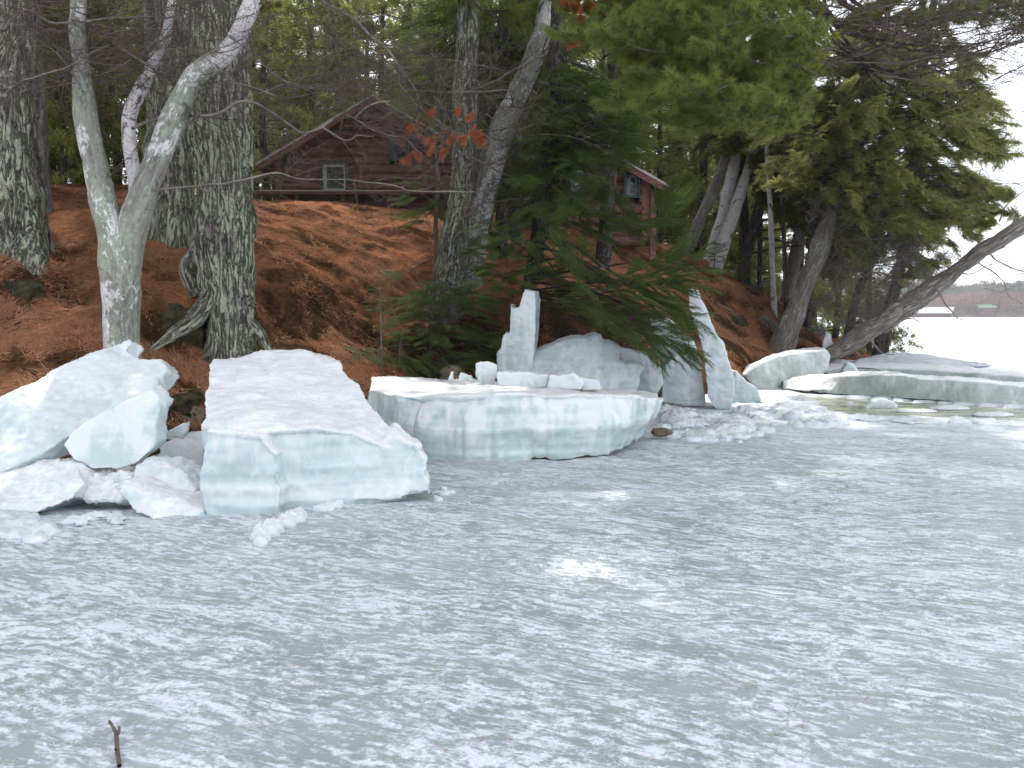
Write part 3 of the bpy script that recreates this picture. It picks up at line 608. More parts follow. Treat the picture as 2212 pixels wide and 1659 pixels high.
# ------------------------------------------------------------------ foliage sprays
class Soup:
    def __init__(s): s.T = []; s.t = []
    def tris(s, A, B_, C_, tint): s.T.append(np.stack([A, B_, C_], 1)); s.t.append(np.repeat(np.asarray(tint)[:, None], 3, 1))
    def needles(s, base, dirs, length, width, tint, side=None):
        N = len(base)
        if side is None:
            q = NPR.normal(size=(N, 3)); side = np.cross(dirs, q); side /= np.linalg.norm(side, axis=1)[:, None] + 1e-9
        L_ = np.broadcast_to(np.asarray(length, float), (N,))[:, None]; w = np.broadcast_to(np.asarray(width, float), (N,))[:, None]
        s.tris(base - side * w / 2, base + side * w / 2, base + dirs * L_, tint)
    def arrays(s):
        T = np.concatenate(s.T).reshape(-1, 3); t = np.concatenate(s.t).ravel()
        return T, np.arange(len(T)).reshape(-1, 3), t
NPR = np.random.default_rng(5)
def nrm(v): return v / (np.linalg.norm(v, axis=-1, keepdims=True) + 1e-9)
def mesh_two(name, soup, mat, wood=None, wmat=None):
    T, Fi, t = soup.arrays()
    me = bpy.data.meshes.new(name)
    V = T; quads = None; nt = len(Fi)
    if wood and wood.V:
        WV = np.concatenate(wood.V); WQ = np.concatenate(wood.Q) + len(T)
        WF = np.concatenate([WQ[:, [0, 1, 2]], WQ[:, [0, 2, 3]]]); V = np.concatenate([T, WV]); t = np.concatenate([t, np.zeros(len(WV))])
        Fi = np.concatenate([Fi, WF])
    me = mesh_np(name, V, Fi, mat, {'tint': t})
    if wood and wood.V:
        me.materials.append(wmat or M['twig']); mi = np.zeros(len(Fi), np.int32); mi[nt:] = 1; me.polygons.foreach_set('material_index', mi)
    return me
def fir_spray(seed, Ln=.9, nl=.026, nw=.0065, step=.0055, mat='fir', wide=.42):
    r = random.Random(seed); sp = Soup(); wd = Wood()
    def seg_needles(a, b, tint, dens=1.0):
        d = b - a; Lg = np.linalg.norm(d); n = max(2, int(Lg / step * dens)); d = d / Lg
        t = NPR.random(n)[:, None]; base = a + (b - a) * t
        up = np.array([0, 0, 1.]); sd_ = nrm(np.cross(d, up)[None, :])
        sg = np.where(NPR.random(n) < .5, -1, 1)[:, None]
        dr = nrm(d * (.55 + .3 * NPR.random((n, 1))) + sd_ * sg * (.8 + .3 * NPR.random((n, 1))) + up * (NPR.random((n, 1)) * .55 - .1))
        sp.needles(base, dr, nl * (.75 + .5 * NPR.random(n)), nw, np.clip(tint + .25 * NPR.normal(size=n), 0, 1))
    N = 16; prev = np.zeros(3); pts_ = [prev]
    bend = r.uniform(-.12, .12)
    for i in range(1, N + 1):
        t = i / N; pts_.append(np.array([t * Ln, bend * t * t * Ln, -.22 * t * t * Ln + .10 * t * Ln * (t > .6)]))
    wd.tube(pts_, [.006 * (1 - i / (N + 2)) + .0012 for i in range(N + 1)], 3, 1)
    for i in range(N): seg_needles(pts_[i], pts_[i + 1], .4)
    k = .05
    while k < .98:
        for sgn in (-1, 1):
            i = int(k * N); f = k * N - i; p0 = pts_[i] * (1 - f) + pts_[min(N, i + 1)] * f
            ln = Ln * wide * (1 - k * .85) * r.uniform(.65, 1.1) * min(1, k * 5 + .35)
            ang = R(r.uniform(45, 62)); q0 = p0; M_ = max(2, int(ln / .05)); dz = r.uniform(-.35, -.02)
            qp = [q0]
            for j in range(1, M_ + 1):
                u = j / M_; qp.append(p0 + np.array([math.cos(ang - .25 * u), sgn * math.sin(ang - .25 * u), dz * u]) * ln * u)
            wd.tube([qp[0], qp[len(qp) // 2], qp[-1]], [.003, .002, .0012], 3, 2)
            tn = r.uniform(.15, .75)
            for j in range(M_):
                seg_needles(qp[j], qp[j + 1], tn + .3 * j / M_)
                for s2 in (-1, 1):
                    if r.random() < .8:
                        l2 = ln * .38 * (1 - j / M_ * .7) * r.uniform(.6, 1.1)
                        if l2 < .02: continue
                        dd = np.array([math.cos(ang + s2 * .8), sgn * math.sin(ang + s2 * .8), dz - .1]); seg_needles(qp[j], qp[j] + dd * l2, tn + .25, .9)
        k += .055 * r.uniform(.8, 1.3)
    return mesh_two('fir_bough', sp, M[mat], wd)
def pine_spray(seed, Ln=.8, nl=.11, nw=.005, per=85, ntuft=34, mat='pine', bare=False):
    r = random.Random(seed); sp = Soup(); wd = Wood(); tufts = []
    N = 8; pts_ = [np.zeros(3)]
    for i in range(1, N + 1): pts_.append(pts_[-1] + np.array([Ln / N, r.uniform(-.03, .03), r.uniform(-.02, .035)]))
    wd.tube(pts_, [.009 * (1 - i / (N + 3)) + .001 for i in range(N + 1)], 4, 2)
    tufts.append((pts_[-1], np.array([1, 0, .1])))
    for k in range(ntuft):
        i = r.randint(1, N); p0 = pts_[i]; an = r.uniform(-1.15, 1.15); d = nrm(np.array([math.cos(an), math.sin(an), r.uniform(-.25, .5)]))
        l2 = r.uniform(.06, .34) * (1.15 - i / N * .5) * Ln / .8; p1 = p0 + d * l2
        wd.tube([p0, (p0 + p1) / 2 + np.array([0, 0, -.01]), p1], [.0035, .0025, .0015], 3, 2); tufts.append((p1, d))
    for p, d in tufts:
        n = int(per * r.uniform(.7, 1.2)); q = nrm(d + .75 * NPR.normal(size=(n, 3))); q = nrm(q + .35 * d)
        base = p - d * (NPR.random((n, 1)) * .07)
        sp.needles(base, q, nl * (.7 + .4 * NPR.random(n)), nw, np.clip(r.uniform(.1, .8) + .2 * NPR.normal(size=n), 0, 1))
    return mesh_two('pine_bough', sp, M[mat], wd)
def red_spray(seed):
    r = random.Random(seed); sp = Soup(); wd = Wood()
    for k in range(6):
        d = nrm(np.array([1, r.gauss(0, .35), r.gauss(0, .35)])); p = np.array([r.uniform(0, .08), 0, 0]); n = 110
        q = nrm(d + .22 * NPR.normal(size=(n, 3))); sp.needles(p + d * (NPR.random((n, 1)) * .09), q, .11 * (.7 + .5 * NPR.random(n)), .006, np.clip(r.uniform(.2, .8) + .25 * NPR.normal(size=n), 0, 1))
        wd.tube([p, p + d * .05, p + d * .1], [.004, .003, .002], 3, 1)
    return mesh_two('dead_needles', sp, M['red'], wd)
def cedar_spray(seed, Ln=.8, sl=.036, sw=.012, mat='cedar', dens=1.0):
    r = random.Random(seed); sp = Soup(); wd = Wood()
    N = 12; pts_ = [np.zeros(3)]
    for i in range(1, N + 1):
        t = i / N; pts_.append(np.array([t * Ln, r.uniform(-.02, .02), -.25 * t * t * Ln]))
    wd.tube(pts_, [.007 * (1 - i / (N + 3)) + .001 for i in range(N + 1)], 3, 1)
    for k in range(int(56 * dens)):
        t = r.uniform(.1, 1); i = min(N - 1, int(t * N)); p0 = pts_[i] + (pts_[i + 1] - pts_[i]) * (t * N - i); sgn = r.choice((-1, 1))
        an = R(r.uniform(20, 70)) * sgn; ln = Ln * .38 * (1.15 - t * .7) * r.uniform(.6, 1.2); tilt = r.uniform(-.85, .35)
        d = nrm(np.array([math.cos(an), math.sin(an), tilt])); sd_ = nrm(np.cross(d, np.array([r.uniform(-.3, .3), r.uniform(-.3, .3), 1])))
        wd.tube([p0, p0 + d * ln * .5, p0 + d * ln], [.0028, .002, .001], 3, 1)
        m = int(ln / .017); tn = r.uniform(.05, .85)
        for j in range(m):
            u = (j + 1) / m; base = p0 + d * ln * u; n = 3
            for s2 in (-1, 1):
                l2 = ln * .42 * (1 - u * .75); dd = nrm(d * .8 + sd_ * s2 * .7 + np.array([0, 0, -.2])); c = max(1, int(l2 / .02))
                B_ = np.array([base + dd * l2 * q / c for q in range(c)]); Dd = nrm(np.repeat(dd[None], c, 0) + .35 * NPR.normal(size=(c, 3)))
                nn = nrm(np.cross(d, sd_)); sides = nrm(np.cross(Dd, nn + .5 * NPR.normal(size=(c, 3))))
                sp.needles(B_, Dd, sl * (.7 + .6 * NPR.random(c)), sw, np.clip(tn + .2 * NPR.normal(size=c), 0, 1), sides)
    return mesh_two('cedar_bough', sp, M[mat], wd)
def bare_mesh(seed, Ln=1.0, mat='twig', curl=.10, dens=1.0, r0=.008, up=0.0):
    r = random.Random(seed); wd = Wood()
    def br(p, d, ln, rad, lev):
        n = 5 if lev < 2 else 3; P = [p]; dd = d.copy()
        for i in range(n):
            dd = nrm(dd + np.array([r.gauss(0, curl * 1.6), r.gauss(0, curl * 1.6), r.gauss(0, curl * 1.4) + up * .15])); P.append(P[-1] + dd * ln / n)
        wd.tube(P, [max(.0011, rad * (1 - .75 * i / n)) for i in range(n + 1)], 4 if lev == 0 else 3, 2 if lev < 2 else 1)
        if lev < 3:
            for k in range(int((7, 4, 3)[lev] * dens * r.uniform(.8, 1.3))):
                t = r.uniform(.18, .98); i = min(n - 1, int(t * n)); p0 = P[i] + (P[i + 1] - P[i]) * (t * n - i); a = P[i + 1] - P[i]; a = a / np.linalg.norm(a)
                q = nrm(a * r.uniform(.6, 1) + nrm(np.array([r.gauss(0, 1), r.gauss(0, 1), r.gauss(0, .6)])) * .8)
                br(p0, q, ln * r.uniform(.35, .6), rad * .5, lev + 1)
    br(np.zeros(3), np.array([1., 0, 0]), Ln, r0, 0)
    return mesh_np('bare_branch', np.concatenate(wd.V), np.concatenate(wd.Q), M[mat], None, False)

LIB = {
    'fir': [fir_spray(100 + i) for i in range(5)],
    'firlow': [fir_spray(120 + i, .55, .02, .005, .008, 'firlight', .5) for i in range(3)],
    'pine': [pine_spray(200 + i) for i in range(5)],
    'pinefar': [pine_spray(210 + i, 1.3, .14, .02, 40, 40, 'bgpine') for i in range(4)],
    'cedar': [cedar_spray(300 + i) for i in range(5)],
    'cedarfar': [cedar_spray(310 + i, 1.2, .08, .03, 'cedar', 1.0) for i in range(3)],
    'red': [red_spray(400 + i) for i in range(4)],
    'twig': [bare_mesh(500 + i) for i in range(6)],
    'twiggrey': [bare_mesh(520 + i, 1.0, 'twig_grey', .2, 1.1, .009, -.3) for i in range(5)],
}
PARTNAME = {'fir': 'bough', 'firlow': 'bough', 'pine': 'bough', 'pinefar': 'bough', 'cedar': 'bough', 'cedarfar': 'bough', 'red': 'dead_needle_cluster', 'twig': 'bare_branch', 'twiggrey': 'bare_branch'}
def place(kind, p, d, scale, parent, roll=0.0, rg=rnd):
    o = bpy.data.objects.new(PARTNAME[kind], rg.choice(LIB[kind])); col.objects.link(o)
    d = Vector(d).normalized(); up = Vector((0, 0, 1)); y = up.cross(d)
    if y.length < .05: y = Vector((0, 1, 0))
    y.normalize(); z = d.cross(y)
    m = Matrix((d, y, z)).transposed().to_4x4() @ Matrix.Rotation(roll, 4, 'X')
    m = Matrix.Translation(p) @ m @ Matrix.Scale(scale, 4)
    o.parent = parent; o.matrix_parent_inverse = Matrix.Translation(-parent.location); o.matrix_basis = m
    return o
def inpoly(px, py, poly): return bool(inside(np.array([px]), np.array([py]), poly)[0])
def fill(tree, limbs, axis, kind, poly, yr, n, sc, droop=(-.35, .1), rg=None, limb_r=.018, rollr=.5, out=None, gap=0.35, limbseg=True, lp=.55, gs=.012, jitter=.7):
    """boughs of one tree wherever its crown is seen; axis(z) gives the trunk point a limb starts from"""
    rg = rg or rnd; xs_ = [p[0] for p in poly]; ys_ = [p[1] for p in poly]; k = 0; tries = 0
    while k < n and tries < n * 30:
        tries += 1
        px = rg.uniform(min(xs_), max(xs_)); py = rg.uniform(min(ys_), max(ys_))
        if not inpoly(px, py, poly): continue
        if gap and vnoise(np.array([[px * gs, py * gs, 3.3]]), 77)[0] < -1 + 2 * gap * rg.random(): continue
        Y = rg.uniform(*yr); p = at(px, py, Y); ax_ = axis(p.z)
        d = p - ax_; d.z = 0
        d = (d.normalized() if d.length > .05 else Vector((rg.uniform(-1, 1), -1, 0))) if out is None else Vector(out)
        d = d + Vector((rg.gauss(0, jitter * .5), rg.gauss(0, jitter * .5), 0)); d.normalize(); d.z = rg.uniform(*droop)
        s_ = rg.uniform(*sc); base = p - d.normalized() * s_ * .45
        place(kind, base, d, s_, tree, rg.uniform(-rollr, rollr), rg)
        if limbs is not None and limbseg and rg.random() < lp:
            r_ = limb_r * rg.uniform(.6, 1.1); ax_ = axis(base.z + rg.uniform(-.3, .5)); m_ = (Vector(ax_) + base) / 2 + Vector((rg.uniform(-.15, .15), rg.uniform(-.15, .15), rg.uniform(-.12, .2)))
            limbs.tube([ax_, m_, base], [r_ * 1.3, r_, r_ * .45], 5, 4, .02)
        k += 1
def axis_of(P):
    Z = np.array([p.z for p, _ in P]); X = np.array([p.x for p, _ in P]); Yv = np.array([p.y for p, _ in P]); o_ = np.argsort(Z)
    return lambda z: Vector((float(np.interp(z, Z[o_], X[o_])), float(np.interp(z, Z[o_], Yv[o_])), float(min(max(z, Z.min()), Z.max()))))
def high_crown(tree, limbs, axis, kind, z0, z1, rad, n, sc, rg):
    """upper crown above the picture"""
    for i in range(n):
        z = rg.uniform(z0, z1); a = rg.uniform(0, 2 * math.pi); f = (1 - .55 * ((z - z0) / (z1 - z0)) ** 1.5); rr = rad * f * math.sqrt(rg.uniform(.06, 1))
        ax_ = axis(z); d = Vector((math.cos(a), math.sin(a), rg.uniform(-.15, .25))); p = ax_ + Vector((d.x * rr, d.y * rr, d.z * rr * .6))
        place(kind, p, d, rg.uniform(*sc), tree, rg.uniform(-.5, .5), rg)
        if rg.random() < .4: limbs.tube([ax_, (ax_ + p) / 2 + Vector((0, 0, .1)), p], [.035, .025, .012], 4, 2)

# ------------------------------------------------------------------ trees on the bank
rg = random.Random(31)
def base_pt(px, Y, dz=-.3):
    x = (px - 1106) / F * Y; return Vector((x, Y, g(x, Y) + dz))
# leftmost pine
P = [(base_pt(22, 11, -.4), .50)] + px_path([(28, 500, 11, 134), (30, 380, 11, 112), (28, 200, 11, 96), (30, 0, 11, 92), (30, -400, 11, 86), (34, -900, 11.2, 70), (40, -1700, 11.3, 40), (44, -2200, 11.4, 12)])
t = empty('pine_tree', (P[0][0].x, P[0][0].y, P[0][0].z), 'leftmost lichen covered pine, its thick trunk cut by the left picture edge', 'tree')
trunk_mesh('trunk', P, M['pine_bark'], t, 72, 26, .018, .04, (.35, .35, 5, .3), 5)
lw = Wood(); ax = axis_of(P); high_crown(t, lw, ax, 'pine', 6.5, 15.5, 3.6, 150, (1.7, 2.6), rg); lw.build('limbs', M['dark_bark'], t)
# grey trunk directly behind it
P = [(base_pt(84, 12.6, -.3), .22)] + px_path([(84, 400, 12.6, 44), (78, 200, 12.6, 38), (66, 0, 12.6, 36), (55, -500, 12.6, 30), (50, -1200, 12.6, 12)])
t = empty('pine_tree', P[0][0], 'grey trunk half hidden behind the leftmost pine', 'tree'); trunk_mesh('trunk', P, M['grey_bark'], t, 28, 16, .008, .02, (.5, .3, 4, .3), 6)
lw = Wood(); high_crown(t, lw, axis_of(P), 'pine', 6.5, 11, 2, 40, (1.5, 2.2), rg); lw.build('limbs', M['dark_bark'], t)
# big pine, front
P = [(base_pt(490, 10.9, -.5), .36)] + px_path([(492, 770, 10.85, 104), (492, 700, 10.85, 106), (490, 640, 10.9, 122), (486, 540, 10.9, 126), (484, 400, 10.9, 128), (478, 250, 10.9, 132), (472, 100, 10.9, 132), (468, 0, 10.9, 130), (460, -400, 11, 118), (455, -1000, 11.2, 92), (450, -1900, 11.5, 52), (450, -2500, 11.5, 14)])
t = empty('pine_tree', P[0][0], 'thickest pine trunk with deeply furrowed bark, right behind the largest ice block', 'tree')
trunk_mesh('trunk', P, M['pine_bark'], t, 96, 34, .022, .04, (.32, .30, 4, .5), 15)
for pth, lab in (([(455, 640, 10.75, 60), (420, 690, 10.5, 52), (385, 715, 10.35, 40), (352, 738, 10.2, 26), (330, 754, 10.15, 16), (312, 772, 10.2, 6)], 1), ([(530, 690, 10.9, 40), (560, 720, 10.9, 34), (580, 760, 10.8, 26), (590, 800, 10.8, 20)], 2), ([(478, 430, 11.1, 50), (440, 520, 11.05, 60), (428, 555, 11, 60), (412, 580, 10.95, 60), (430, 640, 10.95, 50)], 3)):
    trunk_mesh('root', [(p_, r_ * .8) for p_, r_ in px_path(pth)], M['pine_bark'], t, 24, 40, .008, .03, None, 20 + lab)
def ground_path(pl, w, lift=.0):
    out = []
    for px, py in pl:
        h_ = hit(px, py); out.append((h_ + Vector((0, -.02, lift)), w * .5))
    return out
lw = Wood(); ax = axis_of(P); high_crown(t, lw, ax, 'pine', 6.6, 18, 4.6, 230, (1.8, 2.8), rg); lw.build('limbs', M['dark_bark'], t)
# pine behind left
P = [(base_pt(362, 12.9, -.4), .42)] + px_path([(362, 480, 12.8, 118), (365, 400, 12.8, 104), (368, 250, 12.8, 100), (366, 100, 12.8, 96), (362, 0, 12.8, 94), (350, -500, 13, 84), (340, -1300, 13.2, 50), (335, -1900, 13.4, 12)])
t = empty('pine_tree', P[0][0], 'second thick pine just behind and left of the thickest trunk', 'tree')
trunk_mesh('trunk', P, M['pine_bark'], t, 72, 24, .020, .04, (.25, .3, 5, .4), 33)
lw = Wood(); ax = axis_of(P); high_crown(t, lw, ax, 'pine', 7.5, 17, 4.0, 170, (1.8, 2.8), rg)
lw.build('limbs', M['dark_bark'], t)

# forked birch in front
b0 = base_pt(265, 9.3, -.3)
t = empty('birch_tree', b0, 'forked three stemmed birch with green lichen, nearest tree at left behind the tilted ice', 'tree')
S1 = [(b0, .21)] + px_path([(265, 760, 9.3, 72), (262, 700, 9.3, 73), (264, 620, 9.3, 76), (258, 560, 9.3, 80), (240, 500, 9.3, 62), (222, 430, 9.3, 58), (208, 360, 9.3, 54), (190, 280, 9.3, 50), (180, 200, 9.3, 42), (176, 140, 9.3, 34), (166, 60, 9.3, 32), (168, 0, 9.3, 30), (150, -200, 9.3, 26), (120, -600, 9.3, 14)])
trunk_mesh('trunk', S1, M['lichen_bark'], t, 44, 34, .004, .028, (.12, .2, 3, .3), 41)
S2 = px_path([(272, 600, 9.32, 60), (278, 540, 9.3, 62), (290, 480, 9.28, 64), (310, 420, 9.25, 58), (338, 350, 9.2, 54), (358, 300, 9.2, 52), (382, 240, 9.15, 50), (402, 195, 9.1, 46), (420, 165, 9.1, 44), (448, 142, 9.1, 42), (485, 118, 9.1, 40), (515, 75, 9.1, 36), (535, 30, 9.1, 36), (552, -10, 9.1, 34), (600, -140, 9, 28), (680, -400, 9, 12)])
n2 = 10
trunk_mesh('stem', S2[:11], M['lichen_bark'], t, 36, 34, .004, .028, None, 42)
trunk_mesh('stem', [(S2[9][0] + Vector((0, .005, 0)), S2[9][1] * .93)] + S2[10:], M['birch'], t, 32, 34, .002, .02, None, 43)
S3 = px_path([(292, 440, 9.5, 28), (292, 395, 9.5, 30), (284, 345, 9.5, 31), (278, 300, 9.5, 31), (280, 250, 9.5, 31), (298, 205, 9.5, 31), (320, 160, 9.5, 28), (338, 120, 9.5, 22), (356, 85, 9.5, 22), (364, 50, 9.5, 18), (372, 0, 9.5, 17), (385, -80, 9.5, 14), (400, -300, 9.5, 8)])
trunk_mesh('stem', S3, M['birch'], t, 28, 36, .002, .02, None, 44)
# peeling bark flakes
def flake(p, w, h, lean, parent, seed):
    r = random.Random(seed); V = []; n = 7; m = 5
    for j in range(m):
        for i in range(n):
            u = i / (n - 1) - .5; v = j / (m - 1); a = u * 1.6
            wob = .15 * r.uniform(-1, 1)
            V.append((p.x + w * (math.sin(a) + .1 * wob) + lean * v * w, p.y - w * .5 * math.cos(a) - .02 * v + .3 * w * v * v * (1 if i < 3 else -1), p.z + h * (v + .12 * wob)))
    Fc = [[j * n + i, j * n + i + 1, (j + 1) * n + i + 1, (j + 1) * n + i] for j in range(m - 1) for i in range(n - 1)]
    return obj('bark_flake', mesh_np('bark_flake', V, Fc, M['birch'], None, True), parent)
lw = Wood()
BR = [([(0, 62), (40, 30), (70, 24), (110, 46), (170, 48), (232, 40), (330, 38), (430, 42)], .016, 9.2),
      ([(402, 195), (440, 185), (480, 176), (530, 186), (600, 210)], .010, 9.1),
      ([(286, 276), (343, 257), (400, 252), (457, 246), (515, 223), (553, 226), (600, 250), (629, 272), (657, 286), (697, 275), (732, 246), (766, 257), (818, 286), (861, 295)], .017, 9.1),
      ([(766, 254), (803, 226), (846, 220)], .011, 9.1),
      ([(697, 275), (745, 305), (770, 292), (806, 298)], .010, 9.1),
      ([(329, 409), (400, 403), (474, 396), (543, 383), (603, 375), (651, 386), (731, 389), (817, 395), (903, 412), (1026, 415)], .012, 9.0),
      ([(266, 111), (320, 143), (345, 160), (369, 183)], .016, 9.25),
      ([(0, 150), (60, 165), (130, 150), (200, 168), (300, 120), (370, 52)], .010, 9.3),
      ([(0, 215), (40, 180), (80, 165), (170, 130), (240, 100)], .009, 9.0),
      ([(180, 200), (150, 150), (120, 110), (60, 80), (0, 90)], .011, 9.2),
      ([(671, -20), (700, 8), (732, 23), (775, 51), (826, 100), (863, 146), (889, 183), (905, 215)], .018, 9.4),
      ([(775, 48), (810, 38), (850, 25), (900, -10)], .009, 9.4),
      ([(863, 146), (866, 180), (880, 200)], .009, 9.4),
      ([(560, 130), (620, 175), (700, 190), (800, 188), (900, 196), (1000, 200), (1100, 190)], .010, 9.8),
      ([(560, 200), (650, 168), (760, 148), (860, 150), (960, 130), (1080, 150)], .008, 9.9)]
for pl, r0, Y in BR:
    n = len(pl); P = [at(px, py, Y + .25 * math.sin(i * 1.3 + pl[0][1])) for i, (px, py) in enumerate(pl)]
    lw.tube(P, [r0 * (1 - .7 * i / n) for i in range(n)], 6, 5, .02)
lw.build('limbs', M['twig_grey'], t)
for pl, r0, Y in BR:
    for i in range(len(pl) - 1):
        for q in range(2 if r0 > .0095 else 1):
            f = rg.random(); a = at(*pl[i], Y); b = at(*pl[i + 1], Y); p = a.lerp(b, f); d = (b - a).normalized() * .6 + Vector((rg.gauss(0, .3), rg.gauss(0, .5), rg.gauss(.0, .45)))
            place('twig', p, d, rg.uniform(.35, .75), t, rg.uniform(-3, 3), rg)
for poly, n in (([(0, 0), (400, 0), (420, 190), (0, 230)], 60), ([(400, 0), (560, 0), (560, 260), (420, 200)], 14), ([(560, 60), (980, 60), (1180, 280), (900, 290), (620, 240)], 34)):
    fill(t, None, axis_of(S1), 'twig', poly, (8.6, 10.0), n, (.5, 1.1), (-.2, .35), rg, rollr=3, gap=0, jitter=1.4)

# centre trunks
P = [(base_pt(968, 14.9, -.4), .33)] + px_path([(966, 660, 14.8, 72), (974, 600, 14.8, 62), (984, 500, 14.8, 52), (996, 420, 14.8, 48), (1002, 300, 14.8, 50), (1006, 200, 14.8, 50), (1010, 100, 14.8, 46), (1014, 0, 14.8, 44), (1020, -300, 14.8, 38), (1025, -900, 14.8, 16)])
t = empty('maple_tree', P[0][0], 'upright lichen spotted trunk left of the leaning grey trunk, in the centre', 'tree')
trunk_mesh('trunk', P, M['pine_bark'], t, 48, 20, .012, .04, (.4, .4, 4, .3), 51)
lw = Wood(); axc = axis_of(P); high_crown(t, lw, axc, 'pinefar', 9, 14, 2.5, 26, (1.2, 1.9), rg)
for pl in ([(1000, 330), (1080, 370), (1150, 400), (1250, 430)], [(1005, 200), (1100, 160), (1200, 110)], [(985, 480), (1050, 440), (1130, 430), (1220, 410)], [(1000, 300), (930, 250), (880, 210)]):
    lw.tube([at(px, py, 14.3) for px, py in pl], [.018, .013, .010, .006][:len(pl)], 5, 5, .04)
lw.build('limbs', M['twig_grey'], t)
fill(t, None, axc, 'twig', [(900, 130), (1230, 130), (1260, 420), (1150, 520), (960, 470)], (12.2, 14.6), 28, (.7, 1.4), (-.3, .3), rg, rollr=3, gap=0, jitter=1.5)
P = [(base_pt(1012, 15.4, -.3), .30)] + px_path([(1012, 640, 15.4, 54), (1022, 560, 15.3, 50), (1040, 450, 15.2, 48), (1062, 350, 15.1, 52), (1092, 260, 15, 52), (1125, 190, 15, 50), (1150, 130, 14.9, 50), (1178, 60, 14.9, 52), (1200, -10, 14.9, 50), (1260, -200, 14.8, 42), (1340, -500, 14.8, 26), (1400, -800, 14.8, 8)])
t = empty('birch_tree', P[0][0], 'grey white birch trunk leaning right across the centre top', 'tree')
trunk_mesh('trunk', P[:9], M['lichen_bark'], t, 44, 20, .006, .04, None, 52)
trunk_mesh('trunk', [(P[8][0], P[8][1] * .96)] + P[9:], M['birch'], t, 36, 20, .004, .03, None, 53)
lw = Wood(); lw.tube([at(1150, 130, 14.9), at(1190, 100, 14.6), at(1240, 60, 14.4)], [.03, .02, .01], 5, 4); high_crown(t, lw, axis_of(P), 'twig', 7.5, 11, 2.2, 25, (1, 1.8), rg); lw.build('limbs', M['twig_grey'], t)
for k, (px0, Y, w, lab, top) in enumerate([(1092, 17.5, 24, 'thin black trunk just left of the leaning grey birch', 1090), (1122, 18.5, 30, 'dark straight trunk crossing behind the leaning grey birch', 1128), (1060, 19, 22, 'dim slender trunk behind the centre trunks', 1052)]):
    P = [(base_pt(px0 - 10, Y, -.2), w * Y / F * .6)] + px_path([(px0 - 8, 450, Y, w * 1.1), (px0, 200, Y, w), (top, 0, Y, w), (top, -500, Y, w * .6)])
    t = empty('spruce_tree', P[0][0], lab, 'tree'); trunk_mesh('trunk', P, M['dark_bark'], t, 20, 8, .008, .03, None, 55 + k)
    lw = Wood(); fill(t, lw, axis_of(P), 'fir', [(900, 0), (1230, 0), (1230, 330), (1120, 420), (1020, 420), (880, 200)], (Y - 1.5, Y + 2), 75, (1.2, 2.0), (-.4, .05), rg, gap=.5); lw.build('limbs', M['dark_bark'], t)
# thin pale stem by the centre trunk
P = [(base_pt(943, 15.6, -.1), .05)] + px_path([(943, 545, 15.6, 11), (941, 480, 15.6, 10), (946, 400, 15.6, 9), (940, 300, 15.6, 6)])
t = empty('sapling', P[0][0], 'thin pale sapling stem left of the upright centre trunk', 'sapling'); trunk_mesh('trunk', P, M['grey_bark'], t, 10, 12, .002, .02, None, 58)
lw = Wood(); fill(t, lw, axis_of(P), 'fir', [(860, 380), (960, 390), (990, 500), (900, 500), (830, 430), (790, 400)], (15, 16), 22, (.5, .8), (-.3, .1), rg, limb_r=.008, gap=0); lw.build('limbs', M['twig'], t)

# dark fir hanging over the ice
P = [(base_pt(1128, 14.0, -.3), .14)] + px_path([(1130, 720, 14, 30), (1140, 640, 14, 32), (1165, 500, 14, 36), (1190, 300, 14, 34), (1200, 100, 14, 28), (1205, -100, 14, 20), (1210, -500, 14, 6)])
t = empty('fir_tree', P[0][0], 'dark green fir with drooping boughs hanging over the ice, in the centre', 'tree')
trunk_mesh('trunk', P, M['dark_bark'], t, 28, 14, .008, .03, None, 60)
lw = Wood(); axf = axis_of(P)
fill(t, lw, axf, 'fir', [(1190, 130), (1330, 150), (1400, 240), (1385, 330), (1310, 365), (1290, 440), (1210, 470), (1120, 460), (1110, 380), (1150, 260)], (12.6, 15.4), 260, (.65, 1.1), (-.45, .05), rg, gap=.12)
fill(t, lw, axf, 'fir', [(1010, 480), (1180, 470), (1300, 560), (1480, 560), (1540, 690), (1480, 760), (1330, 730), (1180, 640), (1000, 640)], (11.9, 14.6), 295, (.34, .58), (-.45, .3), rg, gap=.15, jitter=1.1, lp=.10)
for pl in ([(1178, 470), (1210, 520), (1250, 560), (1310, 600), (1400, 615), (1490, 600)], [(1178, 500), (1260, 545), (1340, 600), (1430, 650), (1500, 690)]):
    lw.tube([at(px, py, 13 - .2 * i) for i, (px, py) in enumerate(pl)], [.03, .026, .022, .018, .013, .008][:len(pl)], 6, 5, .02)
def bough_line(tree, kind, pl, Y, n, sc, rg, droop=-.25, spread=18):
    for i in range(n):
        f = rg.random() * (len(pl) - 1); k = int(f); q = f - k; px = pl[k][0] * (1 - q) + pl[k + 1][0] * q + rg.gauss(0, spread); py = pl[k][1] * (1 - q) + pl[k + 1][1] * q + rg.gauss(0, spread * .6)
        d = at(*pl[k + 1], Y) - at(*pl[k], Y); d.normalize(); d += Vector((rg.gauss(0, .3), rg.gauss(-.3, .5), rg.gauss(droop, .15)))
        place(kind, at(px, py, Y + rg.uniform(-.35, .35)), d, rg.uniform(*sc), tree, rg.uniform(-.5, .5), rg)
bough_line(t, 'fir', [(1180, 500), (1290, 590), (1390, 620), (1500, 590)], 12.4, 50, (.4, .7), rg)
bough_line(t, 'fir', [(1250, 640), (1350, 700), (1430, 740), (1490, 760)], 12.2, 44, (.4, .65), rg)
bough_line(t, 'fir', [(1380, 640), (1450, 660), (1490, 690)], 12.1, 24, (.4, .6), rg)
bough_line(t, 'fir', [(1380, 600), (1440, 580), (1485, 545)], 12.6, 22, (.35, .6), rg, .2)
